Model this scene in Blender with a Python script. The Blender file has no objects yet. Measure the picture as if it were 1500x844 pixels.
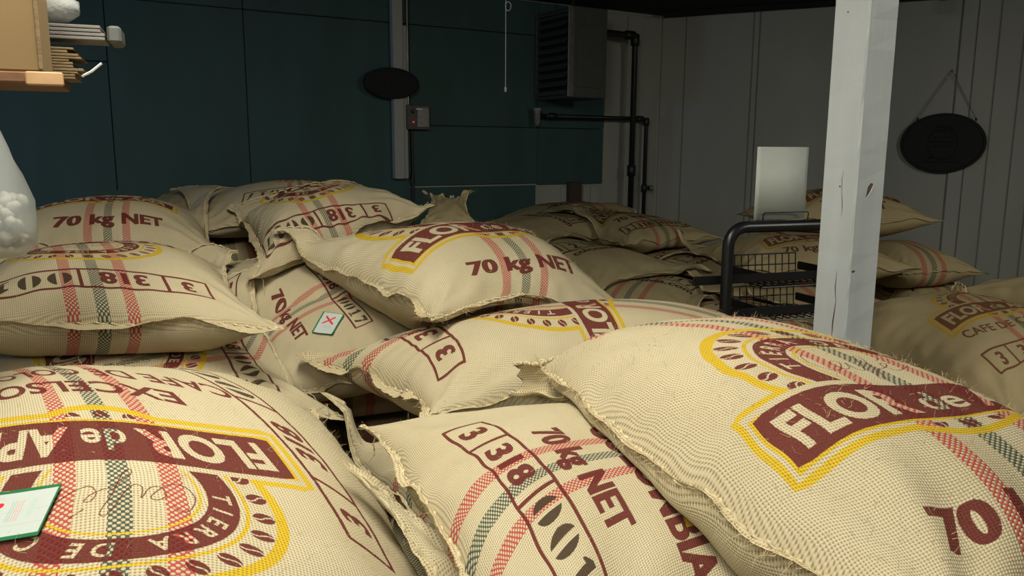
import bpy, math, random
import numpy as np
from mathutils import Vector

# ------------------------------------------------------------------ camera, light, exposure
F = 1180.0                       # focal length in pixels of the 1500 px frame
CZ = 1.50                        # camera height
PITCH = math.radians(9.75)
ROLL = math.radians(-0.3)
scene = bpy.context.scene
cam_data = bpy.data.cameras.new('camera')
cam_data.sensor_width = 36.0
cam_data.lens = 36.0 * F / 1500.0
cam_data.clip_start = 0.05
cam = bpy.data.objects.new('camera', cam_data)
scene.collection.objects.link(cam)
cam.location = (0, 0, CZ)
cam.rotation_euler = (math.radians(90) - PITCH, ROLL, 0)
scene.camera = cam

world = bpy.data.worlds.new('world'); scene.world = world
world.use_nodes = True
world.node_tree.nodes['Background'].inputs[0].default_value = (0.60, 0.75, 0.8, 1)
world.node_tree.nodes['Background'].inputs[1].default_value = 0.04

def area(name, loc, rot, size, size_y, power, col):
    l = bpy.data.lights.new(name, 'AREA'); l.shape = 'RECTANGLE'; l.size = size; l.size_y = size_y
    l.energy = power; l.color = col
    o = bpy.data.objects.new(name, l); scene.collection.objects.link(o)
    o.location = loc; o.rotation_euler = rot
    return o
R = math.radians
area('rear_tube_light', (-0.5, -0.8, 2.44), (R(16), R(0), R(-10)), 0.3, 1.2, 36, (1.0, 0.95, 0.82))
area('tube_light', (-0.40, 1.0, 2.44), (R(4), R(0), R(-10)), 0.3, 1.2, 27, (1.0, 0.95, 0.82))
area('blue_tint_light', (-3.4, 2.2, 1.7), (R(90), 0, R(-35)), 0.5, 0.6, 6, (0.25, 0.5, 1.0))  # unseen lamp, no window here; added to tint the teal wall's left end
area('far_tube_light', (2.7, 1.3, 2.44), (R(20), R(0), R(20)), 0.2, 1.2, 34, (0.98, 0.97, 0.86))
scene.view_settings.view_transform = 'Standard'
scene.view_settings.look = 'None'
scene.view_settings.gamma = 1.0
scene.view_settings.use_curve_mapping = False
scene.view_settings.exposure = 0.30

CP, SP = math.cos(PITCH), math.sin(PITCH)
def P(px, py, Y):
    """world point seen at photo pixel (px, py) at forward distance Y"""
    a, b = (px - 750) / F, (422 - py) / F
    cr, sr = math.cos(ROLL), math.sin(ROLL)
    a, b = a * cr + b * sr, -a * sr + b * cr
    dy, dz = CP + b * SP, -SP + b * CP
    return Vector((a * Y / dy, Y, CZ + dz * Y / dy))

# ------------------------------------------------------------------ helpers
def tag(o, label=None, cat=None, group=None, kind=None):
    if label: o['label'] = label
    if cat: o['category'] = cat
    if group: o['group'] = group
    if kind: o['kind'] = kind
    return o

def empty(name, loc, label, cat, group=None, rz=0):
    o = bpy.data.objects.new(name, None); scene.collection.objects.link(o)
    o.location = loc; o.rotation_euler = (0, 0, rz); o.empty_display_size = 0.05
    bpy.context.view_layer.update()
    return tag(o, label, cat, group)

class MB:
    def __init__(s): s.v = []; s.f = []
    def add(s, vs, fs):
        n = len(s.v); s.v += [tuple(v) for v in vs]; s.f += [tuple(i + n for i in f) for f in fs]; return s
    def box(s, c, d, x=(1, 0, 0), y=(0, 1, 0), z=(0, 0, 1), bev=0.0):
        """box of full size d about c along the axes x, y, z; bev chamfers its edges"""
        c = Vector(c); x, y, z = Vector(x), Vector(y), Vector(z)
        hx, hy, hz = d[0] / 2, d[1] / 2, d[2] / 2
        if bev <= 0:
            vs = [c + x * i * hx + y * j * hy + z * k * hz for i in (-1, 1) for j in (-1, 1) for k in (-1, 1)]
            return s.add(vs, [(0, 1, 3, 2), (4, 6, 7, 5), (0, 4, 5, 1), (2, 3, 7, 6), (0, 2, 6, 4), (1, 5, 7, 3)])
        rings = []
        prof = [(hx - bev, hy), (hx, hy - bev), (hx, -hy + bev), (hx - bev, -hy), (-hx + bev, -hy), (-hx, -hy + bev), (-hx, hy - bev), (-hx + bev, hy)]
        for zz, k in ((-hz, 1), (-hz + bev, 0), (hz - bev, 0), (hz, 1)):
            rings.append([c + x * (px - math.copysign(bev * k, px)) + y * (py - math.copysign(bev * k, py)) + z * zz for px, py in prof])
        vs = sum(rings, []); fs = []
        for r in range(3):
            for i in range(8):
                j = (i + 1) % 8; fs.append((r * 8 + i, (r + 1) * 8 + i, (r + 1) * 8 + j, r * 8 + j))
        fs.append(tuple(range(8))); fs.append(tuple(24 + i for i in reversed(range(8))))
        return s.add(vs, fs)
    def tube(s, pts, r, n=8, close=False):
        pts = [Vector(p) for p in pts]; m = len(pts); rs = r if isinstance(r, (list, tuple, np.ndarray)) else [r] * m
        up = None; vs = []
        for i, p in enumerate(pts):
            if close: t = pts[(i + 1) % m] - pts[i - 1]
            else: t = pts[min(i + 1, m - 1)] - pts[max(i - 1, 0)]
            t = t.normalized() if t.length > 1e-9 else Vector((0, 0, 1))
            if up is None: up = Vector((0, 0, 1)) if abs(t.z) < 0.9 else Vector((1, 0, 0))
            a = t.cross(up)
            if a.length < 1e-6: a = t.orthogonal()
            a.normalize(); b = t.cross(a).normalized(); up = -b if False else a.cross(t)
            for k in range(n):
                q = 2 * math.pi * k / n
                vs.append(p + a * math.cos(q) * rs[i] + b * math.sin(q) * rs[i])
        fs = []
        for i in range(m if close else m - 1):
            i2 = (i + 1) % m
            for k in range(n):
                k2 = (k + 1) % n; fs.append((i * n + k, i * n + k2, i2 * n + k2, i2 * n + k))
        if not close: fs.append(tuple(reversed(range(n)))); fs.append(tuple((m - 1) * n + k for k in range(n)))
        return s.add(vs, fs)
    def build(s, name, mat, parent=None, smooth=False):
        me = bpy.data.meshes.new(name); me.from_pydata(s.v, [], s.f); me.materials.append(mat)
        if smooth: me.polygons.foreach_set('use_smooth', [True] * len(me.polygons))
        o = bpy.data.objects.new(name, me); scene.collection.objects.link(o)
        if parent is not None:
            o.parent = parent; o.matrix_parent_inverse = parent.matrix_world.inverted()
        else:                                                     # origin at the base
            co = np.array(s.v); c = np.array([co[:, 0].mean(), co[:, 1].mean(), co[:, 2].min()])
            me.vertices.foreach_set('co', (co - c).astype(np.float32).ravel()); me.update()
            o.location = c; 
            bpy.context.view_layer.update()
        return o

# ------------------------------------------------------------------ materials
class NT:
    """small wrapper to write node maths as expressions"""
    def __init__(s, name):
        s.m = bpy.data.materials.new(name); s.m.use_nodes = True
        s.t = s.m.node_tree; s.b = s.t.nodes['Principled BSDF']
    def n(s, typ, **kw):
        nd = s.t.nodes.new(typ)
        for k, v in kw.items(): setattr(nd, k, v)
        return nd
    def link(s, a, b): s.t.links.new(a, b)
    def put(s, sock, v):
        if isinstance(v, (int, float, tuple)): sock.default_value = v
        else: s.link(v, sock)
    def M(s, op, a, b=0.0, c=0.0):
        nd = s.n('ShaderNodeMath', operation=op)
        s.put(nd.inputs[0], a); s.put(nd.inputs[1], b)
        if op in ('SMOOTH_MIN', 'MULTIPLY_ADD', 'COMPARE'): s.put(nd.inputs[2], c)
        return nd.outputs[0]
    def mix(s, f, a, b):
        nd = s.n('ShaderNodeMix', data_type='RGBA'); s.put(nd.inputs[0], f); s.put(nd.inputs[6], a); s.put(nd.inputs[7], b)
        return nd.outputs[2]
    def ramp(s, f, p0, c0, p1, c1):
        nd = s.n('ShaderNodeValToRGB'); s.put(nd.inputs[0], f)
        nd.color_ramp.elements[0].position = p0; nd.color_ramp.elements[0].color = c0
        nd.color_ramp.elements[1].position = p1; nd.color_ramp.elements[1].color = c1
        return nd.outputs[0]
    def noise(s, scale, detail=3, vec=None, rough=0.5):
        nd = s.n('ShaderNodeTexNoise'); nd.inputs['Scale'].default_value = scale; nd.inputs['Detail'].default_value = detail
        nd.inputs['Roughness'].default_value = rough
        if vec is None:
            tc = s.n('ShaderNodeTexCoord'); vec = tc.outputs['Object']
        s.link(vec, nd.inputs['Vector']); return nd.outputs[0]
    def bump(s, h, strength, dist):
        nd = s.n('ShaderNodeBump'); nd.inputs['Strength'].default_value = strength; nd.inputs['Distance'].default_value = dist
        s.link(h, nd.inputs['Height']); s.link(nd.outputs[0], s.b.inputs['Normal'])

def c4(r, g, b): return (r, g, b, 1.0)

def plain(name, col, rough=0.6, metal=0.0, var=0.25, scale=30, bump=0.0, col2=None, stretch=None):
    t = NT(name)
    vec = None
    if stretch:
        tc = t.n('ShaderNodeTexCoord'); mp = t.n('ShaderNodeMapping'); mp.inputs['Scale'].default_value = stretch
        t.link(tc.outputs['Object'], mp.inputs[0]); vec = mp.outputs[0]
    nz = t.noise(scale, 5, vec)
    d = col2 or tuple(c * (1 - var) for c in col)
    t.link(t.ramp(nz, 0.3, c4(*d), 0.7, c4(*col)), t.b.inputs['Base Color'])
    t.b.inputs['Roughness'].default_value = rough; t.b.inputs['Metallic'].default_value = metal
    if bump: t.bump(nz, bump, 0.004)
    return t.m

BURLAP = (0.62, 0.54, 0.36); BURLAP_D = (0.50, 0.425, 0.255)
def burlap(name, img=None, size=(1, 1), base=BURLAP, dark=BURLAP_D, stripes=True, sx=0.0, gap=0.058, blur=1.0, ink=0.97, pitch=0.0042, seed=0.0):
    t = NT(name)
    uv = t.n('ShaderNodeUVMap'); uv.uv_map = 'fabric'
    sep = t.n('ShaderNodeSeparateXYZ'); t.link(uv.outputs[0], sep.inputs[0])
    x, y = sep.outputs[0], sep.outputs[1]
    # slight warp of the threads
    nz = t.noise(9.0 , 2, uv.outputs[0]); 
    xw = t.M('MULTIPLY_ADD', nz, 0.012, x); yw = t.M('MULTIPLY_ADD', nz, -0.010, y)
    su = t.M('SINE', t.M('MULTIPLY', xw, math.pi / pitch)); sv = t.M('SINE', t.M('MULTIPLY', yw, math.pi / pitch * 0.92))
    au, av = t.M('ABSOLUTE', su), t.M('ABSOLUTE', sv)
    prod = t.M('MULTIPLY', su, sv)
    check = t.M('GREATER_THAN', prod, 0.0)
    fine = t.noise(420.0, 3, uv.outputs[0], 0.7)
    blot = t.noise(5.0, 4, uv.outputs[0], 0.6)
    hole = t.M('MULTIPLY', t.M('SUBTRACT', 1.0, au), t.M('SUBTRACT', 1.0, av))
    hole = t.M('MULTIPLY', hole, t.M('MULTIPLY_ADD', fine, 1.6, 0.35))
    hole = t.M('MINIMUM', t.M('MULTIPLY', hole, 1.9), 1.0)
    height = t.M('ADD', t.M('POWER', t.M('MULTIPLY', au, av), 0.5), t.M('MULTIPLY', fine, 0.35))
    col = t.mix(t.M('MULTIPLY_ADD', blot, 1.6, -0.35), c4(*dark), c4(*base))
    col = t.mix(t.M('MULTIPLY', t.M('SUBTRACT', fine, 0.42), 1.5), col, c4(0.70, 0.63, 0.46))
    if stripes:
        xs = t.M('SUBTRACT', t.M('MULTIPLY_ADD', t.noise(14, 2, uv.outputs[0]), 0.004, x), sx + 0.002)
        thr = t.M('MULTIPLY', check, t.M('GREATER_THAN', fine, 0.33))
        for off, cc in ((-gap, (0.46, 0.03, 0.04)), (0.0, (0.018, 0.06, 0.052)), (gap, (0.46, 0.03, 0.04))):
            m = t.M('LESS_THAN', t.M('ABSOLUTE', t.M('SUBTRACT', xs, off)), 0.0125)
            col = t.mix(t.M('MULTIPLY', m, t.M('MULTIPLY_ADD', thr, 0.80, 0.12)), col, c4(*cc))
    if img is not None:
        cb = t.n('ShaderNodeCombineXYZ')
        jx = t.M('MULTIPLY_ADD', fine, 0.0016 * blur, t.M('SUBTRACT', x, 0.0008 * blur))
        t.put(cb.inputs[0], t.M('ADD', t.M('MULTIPLY', jx, 1.0 / size[0]), 0.5)); t.put(cb.inputs[1], t.M('ADD', t.M('MULTIPLY', y, 1.0 / size[1]), 0.5))
        im = t.n('ShaderNodeTexImage'); im.image = img; im.extension = 'CLIP'; im.interpolation = 'Linear'
        t.link(cb.outputs[0], im.inputs[0])
        wear = t.M('MINIMUM', t.M('MULTIPLY_ADD', t.noise(900, 2, uv.outputs[0]), 1.2, 0.46), 1.0)
        a = t.M('MULTIPLY', im.outputs[1], t.M('MULTIPLY', wear, ink))
        col = t.mix(a, col, im.outputs[0])
    col = t.mix(t.M('MULTIPLY', hole, 0.62), col, c4(0.10, 0.065, 0.03))
    t.link(col, t.b.inputs['Base Color'])
    t.b.inputs['Roughness'].default_value = 0.95
    t.b.inputs['Specular IOR Level'].default_value = 0.06
    t.bump(height, 0.55, 0.0013)
    return t.m

# ------------------------------------------------------------------ printing: artwork drawn with numpy
MAROON, YELLOW, BLACK, CREAM = (0.125, 0.013, 0.016), (0.62, 0.42, 0.015), (0.05, 0.032, 0.022), None
_gl = {}
def glyphs(text, bold=0.02, mono=False):
    """triangles of the text with cap height 1, starting at x 0"""
    k = (text, bold)
    if k in _gl: return _gl[k]
    cu = bpy.data.curves.new('t', 'FONT'); cu.body = text; cu.offset = bold; cu.resolution_u = 5; cu.space_character = 1.0 + bold * 1.5
    o = bpy.data.objects.new('t', cu); scene.collection.objects.link(o)
    bpy.context.view_layer.update()
    me = o.to_mesh(); me.calc_loop_triangles()
    v = np.array([tuple(p.co)[:2] for p in me.vertices]); tr = np.array([tuple(q.vertices) for q in me.loop_triangles])
    o.to_mesh_clear(); bpy.data.objects.remove(o); bpy.data.curves.remove(cu)
    T = v[tr]; T = T / 0.73; T[..., 0] -= T[..., 0].min()
    _gl[k] = T
    return T

class Art:
    """canvas in metres, origin in the middle, y up the lettering"""
    def __init__(s, w, h, res=1300):
        s.w, s.h, s.res = w, h, res; s.nx, s.ny = int(w * res), int(h * res)
        s.rgb = np.zeros((s.ny, s.nx, 3), np.float32); s.rgb[:] = MAROON; s.a = np.zeros((s.ny, s.nx), np.float32)
        s.T = lambda p: p
    def px(s, p):
        p = s.T(np.asarray(p, float)); return np.stack([(p[..., 0] + s.w / 2) * s.res, (p[..., 1] + s.h / 2) * s.res], -1)
    def paint(s, mask, x0, y0, col):
        h, w = mask.shape; A = s.a[y0:y0 + h, x0:x0 + w]; C = s.rgb[y0:y0 + h, x0:x0 + w]
        if col is None: A[mask] = 0.0
        else: A[mask] = 1.0; C[mask] = col
    def box(s, q):
        x0 = max(int(np.floor(q[..., 0].min())), 0); x1 = min(int(np.ceil(q[..., 0].max())) + 1, s.nx)
        y0 = max(int(np.floor(q[..., 1].min())), 0); y1 = min(int(np.ceil(q[..., 1].max())) + 1, s.ny)
        return x0, x1, y0, y1
    def tris(s, T, col):
        Q = s.px(T)
        for q in Q:
            x0, x1, y0, y1 = s.box(q)
            if x1 <= x0 or y1 <= y0: continue
            X, Y = np.meshgrid(np.arange(x0, x1) + .5, np.arange(y0, y1) + .5)
            (ax, ay), (bx, by), (cx, cy) = q
            d = (bx - ax) * (cy - ay) - (cx - ax) * (by - ay)
            if abs(d) < 1e-9: continue
            u = ((X - ax) * (cy - ay) - (cx - ax) * (Y - ay)) / d; v = ((bx - ax) * (Y - ay) - (X - ax) * (by - ay)) / d
            e = 0.02; s.paint((u >= -e) & (v >= -e) & (u + v <= 1 + e), x0, y0, col)
    def poly(s, pts, col):
        q = s.px(pts); x0, x1, y0, y1 = s.box(q)
        if x1 <= x0 or y1 <= y0: return
        X = (np.arange(x0, x1) + .5)[None, :]; Y = (np.arange(y0, y1) + .5)[:, None]
        m = np.zeros((y1 - y0, x1 - x0), bool)
        for (ax, ay), (bx, by) in zip(q, np.roll(q, -1, 0)):
            if ay == by: continue
            m ^= ((ay > Y) != (by > Y)) & (X < (bx - ax) * (Y - ay) / (by - ay) + ax)
        s.paint(m, x0, y0, col)
    def line(s, pts, w, col, closed=False):
        p = np.asarray(pts, float)
        if closed: p = np.vstack([p, p[:1]])
        for a, b in zip(p[:-1], p[1:]):
            d = b - a; L = np.hypot(*d)
            if L < 1e-9: continue
            n = np.array([-d[1], d[0]]) / L * w / 2
            s.poly([a + n, b + n, b - n, a - n], col)
        k = np.linspace(0, 2 * np.pi, 9)[:-1]
        for a in p[(0 if closed else 0):]:
            s.poly(np.stack([a[0] + np.cos(k) * w / 2, a[1] + np.sin(k) * w / 2], -1), col)
    def text(s, txt, x, y, h, col, bold=0.03, xs=1.0, arc=None, centre=True, spacing=1.0):
        G = glyphs(txt, min(bold, .025)).copy(); w = G[..., 0].max()
        G[..., 0] = G[..., 0] * h * xs; G[..., 1] *= h
        if centre: G[..., 0] -= w * h * xs / 2
        if arc:                                               # arc: radius, text laid round (x, y - arc)
            th = G[..., 0] / arc; r = arc + G[..., 1]
            G = np.stack([np.sin(th) * r, np.cos(th) * r - arc], -1)
        G[..., 0] += x; G[..., 1] += y
        for k_ in (-1, 0, 1) if bold > .03 else (0,):
            H_ = G.copy(); H_[..., 0] += k_ * (bold - .02) * h; s.tris(H_, col)
    # ---- artwork
    def bean(s, x, y, r, ang, col=MAROON):
        k = np.linspace(0, 2 * np.pi, 19)[:-1]; ca, sa = math.cos(ang), math.sin(ang)
        e = np.stack([np.cos(k) * r * 1.15, np.sin(k) * r * 0.8], -1)
        rot = lambda e: np.stack([x + e[:, 0] * ca - e[:, 1] * sa, y + e[:, 0] * sa + e[:, 1] * ca], -1)
        s.poly(rot(e), col)
        q = np.linspace(-1, 1, 7); s.line(rot(np.stack([q * r * 1.2, np.sin(q * 3) * r * 0.22], -1)), r * 0.17, CREAM)
    def logo(s, x, y, k=1.0, ang=0.0, word=True, yel=YELLOW, mar=MAROON, ky=1.0, banner=('FLOR', 'de', 'APIA')):
        """round emblem: ring of beans, lettered ring, flourish and a lettered banner; k 1 = 0.5 m wide banner"""
        T0 = s.T; ca, sa = math.cos(ang), math.sin(ang)
        def T(p):
            px_, py_ = p[..., 0] * k, p[..., 1] * k * ky
            return T0(np.stack([x + px_ * ca - py_ * sa, y + px_ * sa + py_ * ca], -1))
        s.T = T
        t = np.linspace(0, 2 * np.pi, 61)[:-1]
        ell = lambda rx, ry=None: np.stack([np.cos(t) * rx, np.sin(t) * (ry or rx * .98) - 0.015], -1)
        by = -0.115; fy = lambda x: by - 0.050 * (x / 0.25) ** 2      # the banner arches gently
        def band(h0, h1, half, r=0.0):
            xx = np.linspace(-half, half, 23)
            up = np.stack([xx, fy(xx) + h1], -1); lo = np.stack([xx[::-1], fy(xx[::-1]) + h0], -1)
            if r: up[0, 1] -= r; up[-1, 1] -= r; lo[0, 1] += r; lo[-1, 1] += r
            return np.vstack([up, lo])
        s.poly(ell(.196), yel); s.poly(band(-0.070, 0.068, .276, .008), yel)
        s.poly(ell(.181), CREAM); s.poly(band(-0.056, 0.056, .262), CREAM)
        s.poly(ell(.181), CREAM)
        for i in range(26):
            a = 2 * np.pi * (i + .5) / 26
            s.bean(math.cos(a) * 0.166, math.sin(a) * 0.163 - .015, 0.0125, a + 0.3, mar)
        s.poly(ell(.149), yel); s.poly(ell(.144), CREAM)
        s.poly(ell(.137), mar); s.poly(ell(.100), CREAM)
        s.poly(ell(.093), yel); s.poly(ell(.0895), CREAM)
        # lettering round the maroon ring
        txt = 'TIERRA DE CAFE'; n = len(txt)
        for i, ch in enumerate(txt):
            if ch == ' ': continue
            a = math.pi * (1.0 - 1.0 * i / (n - 1)); G = glyphs(ch, 0.02).copy(); G[..., 0] -= G[..., 0].max() / 2
            G *= 0.022; rr = (math.cos(a) * 0.107, math.sin(a) * 0.105 - .015)
            dn = a - math.pi / 2
            c_, s_ = math.cos(dn), math.sin(dn)
            G = np.stack([rr[0] + G[..., 0] * c_ - G[..., 1] * s_, rr[1] + G[..., 0] * s_ + G[..., 1] * c_], -1); s.tris(G, CREAM)
        # flourish script in the middle
        if word:
            pen = [(-.045, .018), (-.052, .026), (-.060, .018), (-.066, -.004), (-.058, -.022), (-.044, -.020), (-.034, -.008), (-.026, .006), (-.032, .010), (-.040, .0), (-.036, -.014), (-.026, -.010),
                   (-.018, .008), (-.020, -.010), (-.012, -.014), (-.002, .004), (.008, .030), (.014, .036), (.016, .028), (.006, 0), (-.004, -.034), (-.012, -.042), (-.010, -.030), (.006, -.010), (.016, -.006),
                   (.026, .002), (.030, .010), (.024, .010), (.020, -.002), (.026, -.014), (.040, -.008), (.056, .006)]
            pp = np.array(pen); d = np.linspace(0, len(pp) - 1, 150); 
            i0 = np.clip(d.astype(int), 0, len(pp) - 2); f = (d - i0)[:, None]
            f = f
            g = lambda i: pp[np.clip(i, 0, len(pp) - 1)]
            cr = 0.5 * (2 * g(i0) + (g(i0 + 1) - g(i0 - 1)) * f + (2 * g(i0 - 1) - 5 * g(i0) + 4 * g(i0 + 1) - g(i0 + 2)) * f ** 2 + (-g(i0 - 1) + 3 * g(i0) - 3 * g(i0 + 1) + g(i0 + 2)) * f ** 3)
            cr = cr * np.array([1.28, 1.15]); s.line(cr, 0.0015, mar); s.line([(.038, .025), (.051, .037)], 0.0015, mar)
        # banner
        s.poly(band(-0.058, 0.058, .264), CREAM)
        s.poly(band(-0.052, 0.047, .256), yel); s.poly(band(-0.047, 0.047, .250, .004), mar)
        def lay(txt, x0, h, dy, bold, xs):
            G = glyphs(txt, bold).copy(); X = x0 + G[..., 0] * h * xs; m_ = G[..., 0].max() * h * xs / 2 + x0
            s.tris(np.stack([X - (G[..., 1] * h) * (-0.4 * m_ / .25) * .5, fy(X) + G[..., 1] * h + dy], -1), CREAM)
            return X.max()
        e = lay(banner[0], -0.222, 0.060, -0.030, 0.035, 0.90)
        if len(banner) > 1:
            e = lay(banner[1], e + 0.016, 0.052, -0.026, 0.015, 0.86)
            lay(banner[2], e + 0.016, 0.060, -0.030, 0.035, 0.86)
        s.T = T0
    def stencil(s, ch, x, y, h, w, col=BLACK):
        if ch == '0':
            t = np.linspace(0, 2 * np.pi, 33)[:-1]
            s.poly(np.stack([x + np.cos(t) * w / 2, y + h / 2 + np.sin(t) * h / 2], -1), col)
            s.poly([(x - w * .14, y - .001), (x + w * .14, y - .001), (x + w * .14, y + h + .001), (x - w * .14, y + h + .001)], CREAM)
        elif ch == '1':
            s.poly([(x - w * .16, y), (x + w * .16, y), (x + w * .16, y + h), (x - w * .05, y + h), (x - w * .36, y + h * .8), (x - w * .36, y + h * .72), (x - w * .16, y + h * .74)], col)
            s.poly([(x - w * .36, y), (x + w * .36, y), (x + w * .36, y + h * .1), (x - w * .36, y + h * .1)], col)
            s.poly([(x - w * .4, y + h * .16), (x + w * .4, y + h * .16), (x + w * .4, y + h * .21), (x - w * .4, y + h * .21)], CREAM)
        elif ch == '7':
            s.poly([(x - w * .42, y + h), (x + w * .42, y + h), (x + w * .42, y + h * .86), (x + w * .05, y), (x - w * .28, y), (x + w * .16, y + h * .76), (x - w * .3, y + h * .76), (x - w * .34, y + h * .66), (x - w * .42, y + h * .66)], col)
            s.poly([(x - w * .5, y + h * .55), (x + w * .5, y + h * .55), (x + w * .5, y + h * .6), (x - w * .5, y + h * .6)], CREAM)
        elif ch == '6':
            t = np.linspace(0, 2 * np.pi, 25)[:-1]
            s.poly(np.stack([x + np.cos(t) * w / 2, y + h * .32 + np.sin(t) * h * .32], -1), col)
            s.poly(np.stack([x + np.cos(t) * w * .14, y + h * .32 + np.sin(t) * h * .2], -1), CREAM)
            s.line([(x - w * .36, y + h * .4), (x - w * .25, y + h * .75), (x + w * .2, y + h * .95)], w * .24, col)
    def strip(s, x, y, w=0.56, h=0.085, arc=0.0, num='0017', col=MAROON, ang=0.0, lw=0.008, split=(0.196, 0.518), first='3', second='318', c2=BLACK):
        """boxed lot number  3 | 318 | 0017 ; arc bends it"""
        T0 = s.T; ca, sa = math.cos(ang), math.sin(ang)
        def T(p):
            px_, py_ = p[..., 0], p[..., 1] - arc * (p[..., 0] / (w / 2)) ** 2
            return T0(np.stack([x + px_ * ca - py_ * sa, y + px_ * sa + py_ * ca], -1))
        s.T = T
        X = np.linspace(-w / 2, w / 2, 17)
        s.line([(a, h / 2) for a in X] + [(a, -h / 2) for a in X[::-1]], lw, col, True)
        for f in split: s.line([(-w / 2 + f * w, -h / 2), (-w / 2 + f * w, h / 2)], lw, col)
        th = h * .62; y0 = -th / 2; a0, a1, a2, a3 = -w / 2, -w / 2 + split[0] * w, -w / 2 + split[1] * w, w / 2
        s.text(first, (a0 + a1) / 2, y0, th, col, 0.05)
        s.text(second, (a1 + a2) / 2, y0, th, col, 0.05, 0.92)
        cw = (a3 - a2) / (len(num) + .3)
        for i, ch in enumerate(num): s.stencil(ch, a2 + cw * (i + .65), y0 * 1.1, th * 1.1, cw * .8, c2)
        s.T = T0
    def image(s, name):
        im = bpy.data.images.new(name, s.nx, s.ny, alpha=True, float_buffer=False)
        im.alpha_mode = 'STRAIGHT'
        c = np.clip(s.rgb, 0, 1); c = np.where(c <= 0.0031308, c * 12.92, 1.055 * c ** (1 / 2.4) - 0.055)   # stored sRGB
        buf = np.concatenate([c, s.a[..., None]], -1).astype(np.float32)
        im.pixels.foreach_set(buf.ravel()); im.update(); im.pack()
        return im

# ------------------------------------------------------------------ sacks
GX0, GY0, GN, GS = -3.2, -0.4, 560, 0.0125
HB = np.full((GN, GN), 9.0)
HF = np.zeros((GN, GN))                                           # tops of what already lies there
def dilate(H):
    Q = np.pad(H, 1, 'edge'); n_, m_ = H.shape
    return np.maximum.reduce([Q[a:a + n_, b:b + m_] for a in range(3) for b in range(3)])
def hf_sample(x, y, HF=HF):
    i = np.clip(((x - GX0) / GS), 0, GN - 2); j = np.clip(((y - GY0) / GS), 0, GN - 2)
    i0, j0 = i.astype(int), j.astype(int); a, b = i - i0, j - j0
    return HF[i0, j0] * (1 - a) * (1 - b) + HF[i0 + 1, j0] * a * (1 - b) + HF[i0, j0 + 1] * (1 - a) * b + HF[i0 + 1, j0 + 1] * a * b

stitch_mat = None; MATS = {}
def stitches_mat():
    if 'stitch' not in MATS: MATS['stitch'] = plain('stitching_twine', (0.70, 0.60, 0.38), 0.95, var=0.35, scale=150)
    return MATS['stitch']
def fibre_mat(pink=False):
    k = 'fp' if pink else 'f'
    if k not in MATS: MATS[k] = plain('loose_fibre_' + k, (0.72, 0.30, 0.26) if pink else (0.62, 0.50, 0.28), 0.9, var=0.2)
    return MATS[k]

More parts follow.
